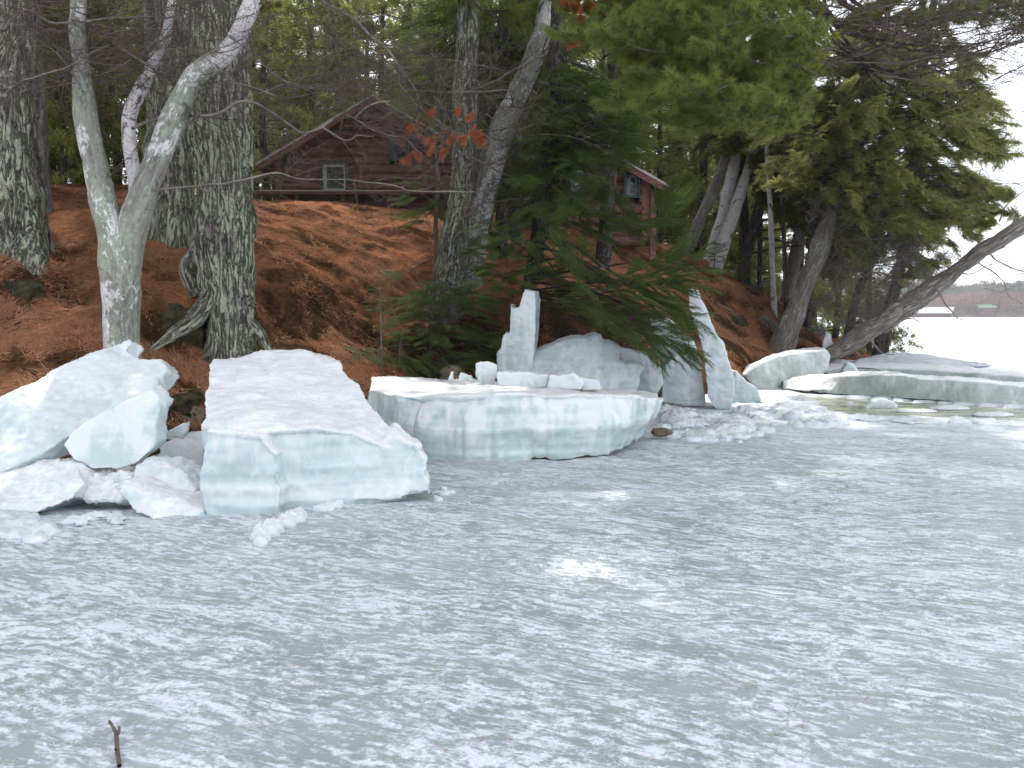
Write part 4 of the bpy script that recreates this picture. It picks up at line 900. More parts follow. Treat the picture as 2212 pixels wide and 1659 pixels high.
bough_line(t, 'fir', [(1290, 400), (1340, 440), (1380, 480)], 15.0, 30, (.4, .65), rg, -.2, 16)
bough_line(t, 'fir', [(1230, 480), (1330, 500), (1420, 470), (1450, 440)], 14.6, 50, (.5, .8), rg, -.1)
fill(t, None, axf, 'twig', [(1160, 640), (1420, 660), (1440, 770), (1300, 740), (1170, 760)], (13.6, 15), 60, (.4, .8), (-.4, .3), rg, rollr=3, gap=0, jitter=1.4)
fill(t, None, axf, 'fir', [(1170, 560), (1300, 600), (1440, 640), (1430, 720), (1280, 700), (1160, 650)], (13.4, 15.0), 90, (.4, .65), (-.3, .2), rg, gap=0, jitter=1.6)
lw.build('limbs', M['dark_bark'], t)
# undergrowth fir left of it
P = [(base_pt(930, 13.4, -.2), .05)] + px_path([(930, 760, 13.4, 12), (935, 650, 13.4, 10), (938, 560, 13.4, 5)])
t = empty('fir_shrub', P[0][0], 'low green fir shrub spreading in front of the centre trunks', 'shrub'); trunk_mesh('trunk', P, M['twig'], t, 10, 12, .002, .01, None, 61)
lw = Wood()
fill(t, lw, axis_of(P), 'fir', [(850, 650), (940, 610), (1080, 640), (1085, 760), (1000, 800), (880, 790), (820, 740)], (12.6, 14.2), 150, (.38, .65), (-.35, .1), rg, limb_r=.007, gap=.2, lp=.2)
bough_line(t, 'firlow', [(800, 585), (860, 600), (920, 615)], 12.8, 8, (.6, .9), rg, -.05, 8)
bough_line(t, 'firlow', [(840, 650), (900, 670), (960, 650)], 12.9, 8, (.7, 1.0), rg, -.05, 8)
lw.build('limbs', M['twig'], t)
fill(t, None, axis_of(P), 'twig', [(760, 620), (1080, 640), (1090, 790), (780, 790)], (12.6, 13.8), 22, (.3, .6), (-.2, .4), rg, rollr=3, gap=0)
P = [(base_pt(862, 12.9, -.2), .03)] + px_path([(862, 790, 12.9, 6), (866, 720, 12.9, 4)])
t = empty('fir_shrub', P[0][0], 'brownish fir twigs right behind the left end of the middle slab', 'shrub'); trunk_mesh('trunk', P, M['twig'], t, 8, 12, .002, .01, None, 62)
bough_line(t, 'firlow', [(735, 745), (790, 760), (840, 790)], 12.3, 9, (.6, .9), rg, -.1, 8); bough_line(t, 'fir', [(860, 760), (950, 790), (1020, 770), (1075, 740)], 12.7, 34, (.5, .8), rg, -.2, 14)
# spruce seedling
P = [(base_pt(829, 12.6, -.1), .016)] + px_path([(824, 745, 12.5, 4), (822, 660, 12.5, 3.6), (820, 590, 12.5, 2.4), (820, 566, 12.5, 1.4)])
t = empty('spruce_seedling', P[0][0], 'young light green spruce seedling with a thin stem, on the needle covered bank', 'seedling'); trunk_mesh('trunk', P, M['twig_grey'], t, 8, 20, .0005, .004, None, 63)
for py in range(572, 672, 9):
    ln = .12 + (py - 572) * .0035
    for q in range(4):
        a = rg.uniform(0, 6.28); place('firlow', at(821, py, 12.5), (math.cos(a), math.sin(a) * .8, .12), ln * 1.2, t, 0, rg)

# dead red needle clusters
t = empty('pine_branch', at(700, 20, 9.5), 'broken limb hung with rust red dead needle clusters in front of the cabin', 'branch')
lw = Wood(); lw.tube([at(905, 215, 9.5), at(930, 262, 9.4), at(980, 285, 9.3), at(1040, 290, 9.3), at(1060, 300, 9.3)], [.012, .010, .008, .006, .004], 5, 5, .02)
lw.tube([at(905, 215, 9.5), at(960, 235, 9.4), at(1030, 245, 9.4)], [.008, .006, .004], 5, 5, .02); lw.build('limb', M['twig'], t)
for px, py in [(940, 240), (925, 250), (1000, 240), (1030, 250), (893, 275), (905, 270), (915, 295), (880, 305), (885, 345), (900, 330), (930, 305), (950, 300), (965, 285), (985, 295), (975, 325), (955, 330), (1030, 280), (1042, 290), (1050, 300), (1035, 300), (915, 340), (938, 320), (1015, 300)]:
    place('red', at(px + rg.uniform(-6, 6), py - 14, 9.3 + rg.uniform(-.15, .15)), (-.55 + rg.gauss(0, .2), rg.gauss(0, .3), -.85), rg.uniform(.5, .8), t, rg.uniform(-3, 3), rg)

# near white pine bough, upper right
b = at(2350, -350, 11); t = empty('pine_tree', Vector((2.0, 19.0, g(2.0, 19.0))), 'white pine with soft long green needles hanging down at upper right centre', 'tree')
P = [(Vector((2.0, 19.0, g(2.0, 19.0) - .3)), .17), (Vector((2.1, 19, 4)), .16), (Vector((2.3, 18.8, 8)), .15), (Vector((2.8, 18, 12)), .12), (Vector((3, 17.5, 16)), .05)]
trunk_mesh('trunk', P, M['dark_bark'], t, 28, 8, .01, .03, None, 64)
lw = Wood(); axp = axis_of(P)
for pl in ([(1640, -60), (1560, 30), (1480, 40), (1380, 90), (1300, 130)], [(1700, -20), (1640, 90), (1560, 150), (1480, 190)], [(1600, -100), (1450, -40), (1330, -10), (1260, 30)]):
    lw.tube([Vector((2.7, 18.2, 11))] + [at(px, py, 11 - .4 * i) for i, (px, py) in enumerate(pl)], [.05, .035, .028, .02, .014, .008], 6, 5, .04)
fill(t, lw, axp, 'pine', [(1270, -30), (1760, -30), (1760, 60), (1700, 230), (1560, 280), (1440, 230), (1340, 200), (1280, 140)], (8.6, 11.4), 130, (.8, 1.2), (-.3, .25), rg, gap=.1, out=(-.75, -.6, 0), limbseg=False)
fill(t, lw, axp, 'pine', [(1380, 120), (1700, 120), (1740, 260), (1600, 300), (1440, 250)], (9, 11.4), 50, (.7, 1.0), (-.3, .25), rg, gap=0, out=(-.4, -.8, 0), limbseg=False)
fill(t, lw, axp, 'red', [(1215, 0), (1290, 0), (1280, 120), (1225, 120)], (9.2, 9.6), 12, (.6, 1.0), (-.9, -.3), rg, gap=0, limbseg=False)
high_crown(t, lw, axp, 'pine', 9.0, 15, 4.0, 150, (1.8, 2.8), rg)
lw.build('limbs', M['dark_bark'], t)
# dark bare boughs upper right corner
P = [(Vector((9.9, 22.8, g(9.9, 22.8) - .3)), .10), (Vector((10.3, 22.6, 4)), .09), (Vector((10.4, 22, 8)), .08), (Vector((9.5, 19, 12)), .10), (Vector((8.5, 17, 14)), .05)]
t = empty('pine_tree', P[0][0], 'pine whose dark bare undersides fan out over the upper right corner', 'tree'); trunk_mesh('trunk', P, M['dark_bark'], t, 28, 8, .01, .03, None, 65)
lw = Wood(); axq = axis_of(P)
for k in range(16):
    x0, y0 = 1810 + rg.uniform(-60, 60), 60 + rg.uniform(-50, 40); x1 = x0 + rg.uniform(150, 430); y1 = y0 + rg.uniform(20, 110)
    lw.tube([at(x0 - 60, y0 - 90, 13), at(x0, y0, 12.6), at((x0 + x1) / 2, y0 + (y1 - y0) * 1.1, 12.1), at(x1, y1 - 20, 11.6)], [.03, .022, .013, .004], 5, 5, .05)
lw.build('limbs', M['dark_bark'], t)
fill(t, None, axq, 'twig', [(1740, 0), (2260, 0), (2260, 170), (2000, 160), (1800, 130)], (10.5, 13), 70, (.8, 1.6), (-.25, .2), rg, rollr=1, gap=0, out=(.8, -.5, 0), jitter=.8)
fill(t, None, axq, 'pine', [(1760, -60), (2300, -60), (2300, 70), (2000, 60), (1800, 50)], (11, 13.5), 36, (.9, 1.4), (-.2, .3), rg, gap=.2, out=(.7, -.5, 0))
lw = Wood(); high_crown(t, lw, axq, 'pine', 9.5, 15, 3.4, 110, (1.8, 2.8), rg); lw.build('limbs', M['dark_bark'], t)  # unseen leaning crown, added to shade the lower right ice

# ------------------------------------------------------------------ right hand group
def simple_tree(name, pl, mat, label, seg=28, cat='tree', fiss=.006, lump=.03, flare=None, seed=1, groundpx=True):
    px, py, Y, w = pl[0]
    P = [(base_pt(px, Y, -.2), w * Y / F * .55)] + px_path(pl) if groundpx else px_path(pl)
    t = empty(name, P[0][0], label, cat); trunk_mesh('trunk', P, M[mat], t, seg, 12, fiss, lump, flare, seed); return t, P
t, P = simple_tree('birch_tree', [(1480, 560, 24, 26), (1515, 470, 24, 25), (1545, 400, 24, 24), (1572, 320, 24, 22), (1590, 200, 24, 20), (1600, -100, 24, 14)], 'grey_bark', 'leftmost leaning grey birch right of the cabin', seed=71)
t, P = simple_tree('birch_tree', [(1530, 575, 24.5, 30), (1552, 500, 24.5, 28), (1570, 430, 24.5, 26), (1590, 330, 24.5, 24), (1600, 200, 24.5, 20), (1605, -100, 24.5, 12)], 'birch', 'middle leaning birch of the pair right of the cabin, slightly darker', seed=72)
t, P = simple_tree('birch_tree', [(1545, 580, 24, 30), (1568, 510, 24, 28), (1595, 430, 24, 26), (1615, 370, 24, 24), (1660, 200, 24, 20), (1700, -100, 24, 12)], 'birch', 'pale birch leaning farthest right beside the cabin', seed=73)
t, P = simple_tree('birch_tree', [(1672, 665, 23, 13), (1668, 560, 23, 12), (1664, 450, 23, 11), (1658, 370, 23, 10), (1654, 250, 23, 8), (1650, 100, 23, 6)], 'birch', 'slim white birch standing straight on the right end of the bank', 16, seed=74)
for k, (pl, mt, lb) in enumerate([
    ([(1700, 720, 22.5, 13), (1697, 600, 22.5, 11), (1692, 480, 22.5, 10), (1690, 350, 22.5, 9), (1688, 150, 22.5, 7)], 'dark_bark', 'thin dark trunk just right of the slim white birch'),
    ([(1700, 640, 26, 30), (1720, 540, 26, 26), (1735, 440, 26, 24), (1740, 300, 26, 20), (1745, 50, 26, 14)], 'grey_bark', 'broad pinkish grey trunk in the thicket right of the slim birch'),
    ([(1745, 660, 25, 18), (1765, 540, 25, 15), (1780, 440, 25, 13), (1790, 250, 25, 10)], 'dark_bark', 'dark slanting trunk behind the leaning cedar'),
    ([(1515, 560, 27, 22), (1518, 450, 27, 20), (1520, 350, 27, 18), (1520, 150, 27, 14)], 'dark_bark', 'dark straight trunk behind the leaning birches'),
    ([(1612, 600, 26.5, 20), (1610, 500, 26.5, 18), (1606, 380, 26.5, 16), (1600, 150, 26.5, 12)], 'dark_bark', 'dark trunk right of the leaning birches'),
    ([(1640, 640, 27, 12), (1642, 500, 27, 11), (1640, 350, 27, 9)], 'dark_bark', 'narrow dark trunk left of the slim white birch'),
    ([(1705, 740, 24, 24), (1740, 640, 24, 22), (1775, 540, 24, 22), (1820, 440, 24, 20), (1860, 330, 24, 12)], 'grey_bark', 'mossy grey trunk leaning parallel behind the leaning cedar'),
    ([(1830, 740, 23.5, 22), (1850, 640, 23.5, 18), (1890, 540, 23.5, 16), (1900, 400, 23.5, 12)], 'dark_bark', 'reddish dark trunk in the thicket of dead twigs')]):
    simple_tree('tree', pl, mt, lb, 18, seed=80 + k)
# leaning cedar with foliage
pl = [(1668, 790, 20.6, 56), (1690, 742, 20.6, 48), (1715, 680, 20.6, 44), (1742, 610, 20.6, 44), (1768, 540, 20.6, 42), (1790, 480, 20.8, 34), (1815, 420, 21, 28), (1860, 300, 21, 24), (1900, 150, 21, 18), (1920, 0, 21, 12)]
t, P = simple_tree('cedar_tree', pl, 'grey_bark', 'bare grey cedar trunk leaning right at the end of the bank, its green crown above', 40, fiss=.014, lump=.05, seed=91)
lw = Wood(); axc = axis_of(P)
CED = [(1640, 330), (1660, 110), (1760, 50), (1960, 90), (2080, 190), (2130, 330), (2120, 420), (2040, 520), (1900, 500), (1800, 430), (1700, 420)]
fill(t, lw, axc, 'cedar', CED, (18.6, 22.5), 298, (.75, 1.35), (-.8, .2), rg, limb_r=.02, gap=.30, gs=.02)
lw.build('limbs', M['dark_bark'], t)
t, P = simple_tree('cedar_tree', [(1900, 740, 22, 26), (1940, 600, 22, 24), (1970, 450, 22, 22), (1985, 300, 22, 18), (1990, 100, 22, 14), (2000, -200, 22, 8)], 'dark_bark', 'cedar at the tip of the point with dense olive foliage and dead lower twigs', 24, seed=92)
lw = Wood(); axd = axis_of(P)
fill(t, lw, axd, 'cedar', [(1780, 160), (1830, 30), (2000, 10), (2110, 110), (2180, 260), (2150, 420), (2080, 560), (1960, 600), (1840, 540)], (20, 23.5), 296, (.75, 1.35), (-.8, .2), rg, limb_r=.02, gap=.42, gs=.02)
fill(t, lw, axd, 'twiggrey', [(1780, 440), (2000, 480), (2060, 560), (1930, 660), (1870, 730), (1790, 700)], (20.0, 22), 95, (.9, 1.9), (-.5, .3), rg, limb_r=.015, gap=0, rollr=3, jitter=1.3)
lw.build('limbs', M['twig_grey'], t)
t, P = simple_tree('cedar_tree', [(1600, 600, 25.5, 24), (1640, 450, 25.5, 22), (1660, 300, 25.5, 20), (1665, 100, 25.5, 16), (1670, -200, 25.5, 10)], 'dark_bark', 'cedar behind the slim white birch with hanging olive sprays', 20, seed=93)
lw = Wood()
fill(t, lw, axis_of(P), 'cedarfar', [(1540, 250), (1640, 180), (1780, 200), (1850, 400), (1780, 560), (1740, 480), (1620, 380)], (23.5, 27), 220, (.8, 1.3), (-.7, 0), rg, limb_r=.03, gap=.45, gs=.02)
lw.build('limbs', M['dark_bark'], t)
t, P = simple_tree('cedar_tree', [(2090, 760, 24, 10), (2110, 640, 24, 9), (2140, 520, 24, 8), (2165, 440, 24, 6), (2180, 400, 24, 3)], 'twig_grey', 'thin cedar sprays behind the upper part of the leaning dead trunk', 10, seed=94) if False else (None, None)

# leaning dead trunk over the ice
pl = [(1700, 815, 20.5, 36), (1750, 790, 20.2, 36), (1800, 763, 20, 38), (1850, 733, 19.8, 38), (1899, 697, 19.6, 38), (1950, 664, 19.4, 38), (1997, 634, 19.2, 37), (2095, 563, 18.6, 38), (2160, 519, 18.2, 37), (2212, 485, 18, 37), (2330, 405, 17.4, 40), (2520, 340, 16.5, 30), (2700, 260, 16, 12)]
P = px_path(pl); t = empty('dead_tree', P[0][0], 'long weathered dead trunk leaning out over the lake at right', 'tree')
trunk_mesh('trunk', P, M['log_bark'], t, 60, 26, .016, .06, None, 95, .8)
lw = Wood()
for pl in ([(2100, 560), (2160, 600), (2180, 640), (2212, 660)], [(2020, 620), (2060, 680), (2080, 690)], [(2130, 540), (2180, 580), (2240, 590)], [(2060, 590), (2100, 590), (2150, 570), (2212, 600)], [(1880, 735), (1900, 760), (1930, 765)], [(1910, 720), (1960, 690), (1990, 700)], [(2160, 480), (2180, 440), (2230, 400)]):
    lw = Wood(); lw.tube([at(px, py, 18.6) for px, py in pl], [.02, .013, .008, .004][:len(pl)], 5, 5, .05); lw.build('bare_branch', M['twig_grey'], t)
fill(t, None, axis_of(P), 'twiggrey', [(2060, 560), (2230, 520), (2230, 640), (2090, 640)], (18, 19), 9, (.5, 1.0), (-.5, .1), rg, rollr=3, gap=0)
fill(t, None, axis_of(P), 'cedar', [(2060, 500), (2140, 400), (2190, 410), (2180, 470), (2110, 520)], (18, 19), 16, (.5, .9), (-.2, .7), rg, rollr=1, gap=.3)
fill(t, None, axis_of(P), 'twig', [(2060, 500), (2140, 380), (2200, 380), (2210, 440), (2110, 530)], (18, 19), 9, (.6, 1.1), (-.2, .9), rg, rollr=1, gap=.3)

# small green saplings along the right ridge and on the slope
for k, (px, py, Y, n, sc, lb) in enumerate([(1495, 560, 23, 9, .8, 'bright green young fir at the left of the ridge saplings'), (1540, 580, 23.3, 9, .8, 'young fir at the foot of the leaning birches'), (1600, 600, 23.6, 10, .8, 'young fir between the leaning birches and the slim birch'), (1645, 630, 24, 9, .8, 'young fir left of the foot of the slim white birch'),
                                        (1635, 690, 21.3, 4, .5, 'tiny green seedling on the open orange slope'), (1655, 720, 21.0, 4, .5, 'tiny seedling below the other one on the orange slope'), (1505, 615, 21.5, 3, .4, 'yellow green seedling on the slope left of the ice spire'), (1730, 700, 22.2, 5, .5, 'green tuft at the foot of the leaning cedar')]):
    h_ = hit(px, py) if k > 3 else base_pt(px, Y, 0); t = empty('fir_sapling', h_, lb, 'sapling')
    hh = .9 if k < 4 else .35
    lw = Wood(); lw.tube([h_, h_ + Vector((0, 0, hh * .5)), h_ + Vector((0, 0, hh))], [.015, .01, .004], 5, 2); lw.build('stem', M['twig'], t)
    for q in range(n * 2): a = rg.uniform(0, 6.28); place('firlow', h_ + Vector((0, 0, hh * rg.uniform(.1, .95))), (math.cos(a), math.sin(a), .25), sc * rg.uniform(.6, 1.1), t, 0, rg)

# ------------------------------------------------------------------ background trees
def bg_crown_mesh(seed, h=11, rad=2.6, dens=1.0, z0=.12, mat='bgpine', cone=.6):
    r = random.Random(seed); sp = Soup(); wd = Wood()
    wd.tube([(0, 0, 0), (r.uniform(-.2, .2), r.uniform(-.2, .2), h * .5), (r.uniform(-.3, .3), r.uniform(-.3, .3), h)], [.17, .12, .02], 10, 6)
    nb = int(92 * dens)
    for i in range(nb):
        t = z0 + (1 - z0) * (i + r.random()) / nb; z = t * h; a = r.uniform(0, 6.28); Lb = rad * ((1 - t) ** cone) * r.uniform(.5, 1.1) + .3
        d = np.array([math.cos(a), math.sin(a), r.uniform(-.1, .25)]); p0 = np.array([0, 0, z]); p1 = p0 + d * Lb
        wd.tube([p0, (p0 + p1) / 2 + np.array([0, 0, -.05 * Lb]), p1], [.025, .016, .006], 3, 2)
        m = int(10 * Lb) + 4; tn = r.uniform(.1, .9)
        for j in range(m):
            u = r.uniform(.25, 1.05); c = p0 + d * Lb * u + np.array([r.gauss(0, .16), r.gauss(0, .16), r.gauss(0, .10)]) * (1.2 - .3 * u) * min(1.4, Lb * .7)
            n = 11; dr = nrm(NPR.normal(size=(n, 3)) + d * .9 + np.array([0, 0, .25])); sp.needles(c + NPR.normal(size=(n, 3)) * .05, dr, .20, .042, np.clip(tn + .25 * NPR.normal(size=n), 0, 1))
    T, Fi, tt = sp.arrays()
    crown = mesh_np('crown', T, Fi, M[mat], {'tint': tt}); trunk = mesh_np('trunk', np.concatenate(wd.V), np.concatenate(wd.Q), M['dark_bark'], None, True)
    return crown, trunk
BG = [bg_crown_mesh(900, 12, 2.8, 1.1, .10), bg_crown_mesh(901, 14, 3.0, 1.1, .22, cone=.45), bg_crown_mesh(902, 9, 2.0, .9, .05, cone=.8), bg_crown_mesh(903, 13, 2.4, .8, .3, cone=.4)]
def bgtree(px, Y, v, sc, lb, name='pine_tree', z=None, rot=0):
    x = (px - 1106) / F * Y; zz = (g(x, Y) - .2) if z is None else z
    t = empty(name, (x, Y, zz), lb, 'tree', 'trees on the point behind the bank'); t.rotation_euler = (0, 0, rot); t.scale = (sc, sc, sc)
    for m, nm in ((BG[v][1], 'trunk'), (BG[v][0], 'crown')):
        o = bpy.data.objects.new(nm, m); col.objects.link(o); o.parent = t
places = [(120, 17, 2, .75, 'bright young pine in the gap between the leftmost pine and the birch'), (235, 21, 0, .9, 'dark pine in the gap left of the white birch stem'), (-60, 20, 1, .9, 'pine behind the leftmost trunk'), (330, 24, 1, 1, 'pine behind the twin thick trunks'),
          (40, 27, 0, 1, 'tall background pine at far left'), (180, 30, 1, 1.1, 'background pine seen above the orange crest at left'), (560, 31, 1, 1.0, 'pine behind the left eave of the cabin'), (610, 38, 0, 1.1, 'background pine above the left roof slope'), (690, 34, 3, 1.1, 'thin crowned pine above the left roof slope'),
          (760, 36, 1, 1.0, 'pine rising right behind the cabin ridge'), (840, 33, 0, 1.0, 'full pine above the cabin ridge'), (930, 37, 1, 1.1, 'pine above the right roof slope'), (1010, 32, 0, .95, 'pine behind the upright centre trunk'), (1100, 34, 1, 1, 'pine behind the leaning birch top'),
          (1240, 36, 3, 1.1, 'loose pine above the fir crown'), (1330, 33, 1, .9, 'pine left of the right cabin wing roof'), (1420, 27, 0, .62, 'yellow green pine above the right cabin roof end'), (1470, 30, 2, .9, 'pointed pine right of the right cabin roof'), (1400, 38, 3, 1.0, 'thin pine with sky gaps above the right cabin wing'),
          (1540, 31, 2, .9, 'dark pine behind the leaning birches'), (1625, 29, 2, .75, 'young dark pine left of the slim white birch'), (1720, 33, 3, .9, 'loose pine behind the broad grey trunk'), (1800, 30, 2, .75, 'pine behind the leaning cedar'), (1590, 40, 1, .9, 'far pine behind the birches'), (1880, 27, 2, .6, 'small pine in the thicket of the point'),
          (460, 40, 1, 1.2, 'far pine hidden behind the thickest trunk'), (-150, 15, 1, 1.0, 'pine just outside the left edge'), (1180, 29, 2, 1.0, 'pointed pine behind the fir'), (900, 42, 0, 1.2, 'farthest pine above the cabin'), (690, 44, 1, 1.2, 'farthest pine over the left roof slope'),
          (150, 16.5, 2, .42, 'low dark young pine on the crest between the left trunks'), (205, 17.5, 2, .5, 'short young pine on the crest behind the forked birch'), (270, 18, 2, .5, 'short young pine on the crest in the fork of the birch'), (110, 19, 2, .6, 'bushy young pine on the crest beside the leftmost pine'), (330, 19, 2, .5, 'young pine half hidden behind the second thick pine'),
          (590, 27, 2, .85, 'broad green pine at the left of the cabin eave'), (650, 33, 2, 1.1, 'thick pine filling the sky left of the cabin ridge'), (730, 29.5, 2, 1.0, 'dense dark pine over the left roof slope'), (880, 30, 2, 1.05, 'dense pine right behind the cabin ridge'), (970, 29, 2, 1.0, 'dense pine left of the upright centre trunk'), (800, 40, 0, 1.2, 'tall far pine in line with the cabin ridge'),
          (1290, 29, 2, 1.0, 'bushy pine behind the fir top'), (1370, 31, 2, .95, 'bushy pine above the right cabin wing'), (1450, 34, 0, .9, 'pine between the wing roof and the leaning birches'), (1520, 36, 1, .9, 'high pine above the leaning birches'), (1660, 35, 1, .85, 'pine behind the slim white birch'), (1760, 36, 0, .8, 'pine behind the broad grey trunk'), (1500, 28, 2, .55, 'dark young pine at the foot of the leaning birches'), (1590, 28, 2, .5, 'dark young pine right of the leaning birches'), (1170, 40, 0, 1.2, 'far pine behind the leaning grey birch')]
for k, (px, Y, v, sc, lb) in enumerate(places): bgtree(px, Y, v, sc, lb, rot=k * 1.7)

# ------------------------------------------------------------------ cabin
M['log'] = mat_plain('log_paint_mat', (.085, .036, .030), (.225, .108, .092), 3.5, .75, .5, (.7, 2, 5))
M['logend'] = mat_plain('log_end_mat', (.16, .07, .055), (.24, .12, .09), 9, .8, .3)
M['soffit'] = mat_plain('soffit_mat', (.09, .04, .03), (.15, .07, .05), 5)
M['fascia'] = mat_plain('fascia_mat', (.34, .31, .29), (.48, .44, .41), 12, .7)
M['shingle'] = mat_plain('shingle_mat', (.05, .045, .045), (.11, .10, .095), 20, .9)
M['teal'] = mat_plain('teal_trim_mat', (.025, .055, .05), (.045, .085, .075), 12, .6)
M['deadsash'] = mat_plain('grey_sash_mat', (.16, .18, .18), (.22, .24, .24), 12, .6)
M['cream'] = mat_plain('cream_sash_mat', (.42, .40, .36), (.55, .53, .48), 12, .6)
s = NT('window_glass_mat'); s.b.inputs['Metallic'].default_value = 0; M['glass'] = s.fin((.035, .04, .045), .08, .6)
def box_me(name, x0, x1, y0, y1, z0, z1, mat):
    V = [(x, y, z) for z in (z0, z1) for y in (y0, y1) for x in (x0, x1)]
    return mesh_np(name, V, [[0, 2, 3, 1], [4, 5, 7, 6], [0, 1, 5, 4], [2, 6, 7, 3], [0, 4, 6, 2], [1, 3, 7, 5]], M[mat])
def box(name, x0, x1, y0, y1, z0, z1, mat, parent): return obj(name, box_me(name, x0, x1, y0, y1, z0, z1, mat), parent)
def logpiece(x0, x1, y, z, r, parent, axis='x', name='log', seed=0):
    rg_ = random.Random(seed); n = 14; m = max(2, int(abs(x1 - x0) / .6)); V = []
    for i in range(m + 1):
        x = x0 + (x1 - x0) * i / m; rr = r * (1 + rg_.uniform(-.03, .03))
        for k in range(n):
            a = 2 * math.pi * k / n; u, w = rr * math.cos(a), rr * math.sin(a)
            V.append((x, y + u, z + w) if axis == 'x' else (y + u, x, z + w))
    Fc = [[i * n + k, i * n + (k + 1) % n, (i + 1) * n + (k + 1) % n, (i + 1) * n + k] for i in range(m) for k in range(n)] + [list(range(n)), [m * n + k for k in range(n)][::-1]]
    me = mesh_np(name, V, Fc, M['log']); me.materials.append(M['logend'])
    for p in me.polygons[-2:]: p.material_index = 1
    o = obj(name, me, parent)
    for p in me.polygons[:-2]: p.use_smooth = True
    return o
def window(x0, x1, z0, z1, y, parent, nx=2, nz=2, sash='cream', trim=.09):
    fr = bmesh.new(); 
    w = obj('window', None, None) if False else None
    f = box('window', x0 - trim, x1 + trim, y - .10, y + .1, z1, z1 + trim, 'teal', parent)
    box('side_trim', x0 - trim, x0, y - .097, y + .1, z0, z1, 'teal', f); box('side_trim', x1, x1 + trim, y - .097, y + .1, z0, z1, 'teal', f); box('sill', x0 - trim - .02, x1 + trim + .02, y - .14, y + .1, z0 - .06, z0, 'teal', f)
    for c in f.children: c.matrix_parent_inverse = Matrix.Identity(4)
    s_ = .045
    def sub(*a): o_ = box(*a, f); o_.matrix_parent_inverse = Matrix.Identity(4)
    sub('sash', x0, x0 + s_ * 2.2, y - .06, y, z0, z1, sash); sub('sash', x1 - s_, x1, y - .06, y, z0, z1, sash)
    sub('sash', x0 + s_ * 2.2, x1 - s_, y - .058, y, z1 - s_ * 1.4, z1, sash); sub('sash', x0 + s_ * 2.2, x1 - s_, y - .058, y, z0, z0 + s_, sash)
    xi0, xi1, zi0, zi1 = x0 + s_ * 2.2, x1 - s_, z0 + s_, z1 - s_ * 1.4
    for i in range(1, nx): xx = xi0 + (xi1 - xi0) * i / nx; sub('muntin', xx - .012, xx + .012, y - .05, y - .01, zi0, zi1, 'teal')
    for j in range(1, nz): zz = zi0 + (zi1 - zi0) * j / nz; sub('muntin', xi0, xi1, y - .046, y - .012, zz - .012, zz + .012, 'teal')
    for i in range(nx):
        for j in range(nz):
            sub('pane', xi0 + (xi1 - xi0) * i / nx, xi0 + (xi1 - xi0) * (i + 1) / nx, y - .03, y - .02, zi0 + (zi1 - zi0) * j / nz, zi0 + (zi1 - zi0) * (j + 1) / nz, 'glass')
CY = 24.0
zb = at(700, 445, CY).z - .3; cab = empty('log_cabin', (at(830, 445, CY).x, CY, zb), 'dark red brown log cabin with a low gable roof on top of the bank', 'cabin')
pk = at(805, 205, CY - .7); ev = at(553, 354, CY - .7); m_ = (pk.z - ev.z) / (pk.x - ev.x)
xl = at(607, 400, CY).x; xr = 2 * pk.x - xl; rl = .122
def roofz(x): return pk.z - .12 - m_ * abs(x - pk.x)
wx0, wx1 = at(700, 400, CY).x, at(748, 400, CY).x; wz0, wz1 = at(700, 412, CY).z, at(700, 357, CY).z
w2x0, w2x1 = at(850, 400, CY).x, at(880, 400, CY).x; w2z0, w2z1 = at(860, 345, CY).z, at(860, 300, CY).z
k = 0; z = zb + rl
while z < pk.z - .35:
    a = max(xl - .25, pk.x - (pk.z - .15 - z) / m_ + .05); b = min(xr + .25, 2 * pk.x - a)
    if z < roofz(xl): a, b = xl - .22, xr + .22
    segs = [(a, b)]
    for (u0, u1, v0, v1) in ((wx0 - .08, wx1 + .08, wz0 - .05, wz1 + .08), (w2x0 - .08, w2x1 + .08, w2z0 - .05, w2z1 + .08)):
        if v0 - rl * .3 < z < v1 + rl * .3:
            ns = []
            for s0, s1 in segs:
                if s0 < u0 and s1 > u1: ns += [(s0, u0), (u1, s1)]
                else: ns.append((s0, s1))
            segs = ns
    for s0, s1 in segs: logpiece(s0, s1, CY, z, rl, cab, seed=k)
    if z < roofz(xl):
        for xx in (xl, xr): logpiece(CY - .22, CY + 7, xx, z + rl, rl, cab, 'y', seed=k + 50)
    z += rl * 1.94; k += 1
window(wx0, wx1, wz0, wz1, CY - .05, cab, 2, 3); window(w2x0, w2x1, w2z0, w2z1, CY - .05, cab, 2, 2, 'teal')
box('inner_wall', xl + .1, xr - .1, CY + .14, CY + .2, zb, roofz(xl) - .1, 'soffit', cab)
def roof_pair(pk, ev, m, y0, y1, parent, xe_r=None):
    for sgn in (-1, 1):
        xe = ev.x if sgn < 0 else (2 * pk.x - ev.x if xe_r is None else xe_r); ze = pk.z - m * abs(xe - pk.x)
        def prism(name, t0, t1, ya, yb, mat, grow=0):
            V = [(pk.x, ya, pk.z + t0), (xe, ya, ze + t0), (xe, ya, ze + t1), (pk.x, ya, pk.z + t1), (pk.x, yb, pk.z + t0), (xe, yb, ze + t0), (xe, yb, ze + t1), (pk.x, yb, pk.z + t1)]
            obj(name, mesh_np(name, V, [[0, 1, 2, 3], [7, 6, 5, 4], [0, 4, 5, 1], [3, 2, 6, 7], [1, 5, 6, 2], [0, 3, 7, 4]], M[mat]), parent)
        prism('soffit', -.12, -.05, y0 + .01, y1, 'soffit'); prism('roof', -.05, .0, y0, y1, 'shingle'); prism('rake_board', -.2, -.0, y0 - .03, y0, 'log'); prism('rake_trim', -.045, .015, y0 - .05, y0 - .031, 'fascia')
roof_pair(pk, ev, m_, CY - .7, CY + 7.5, cab)
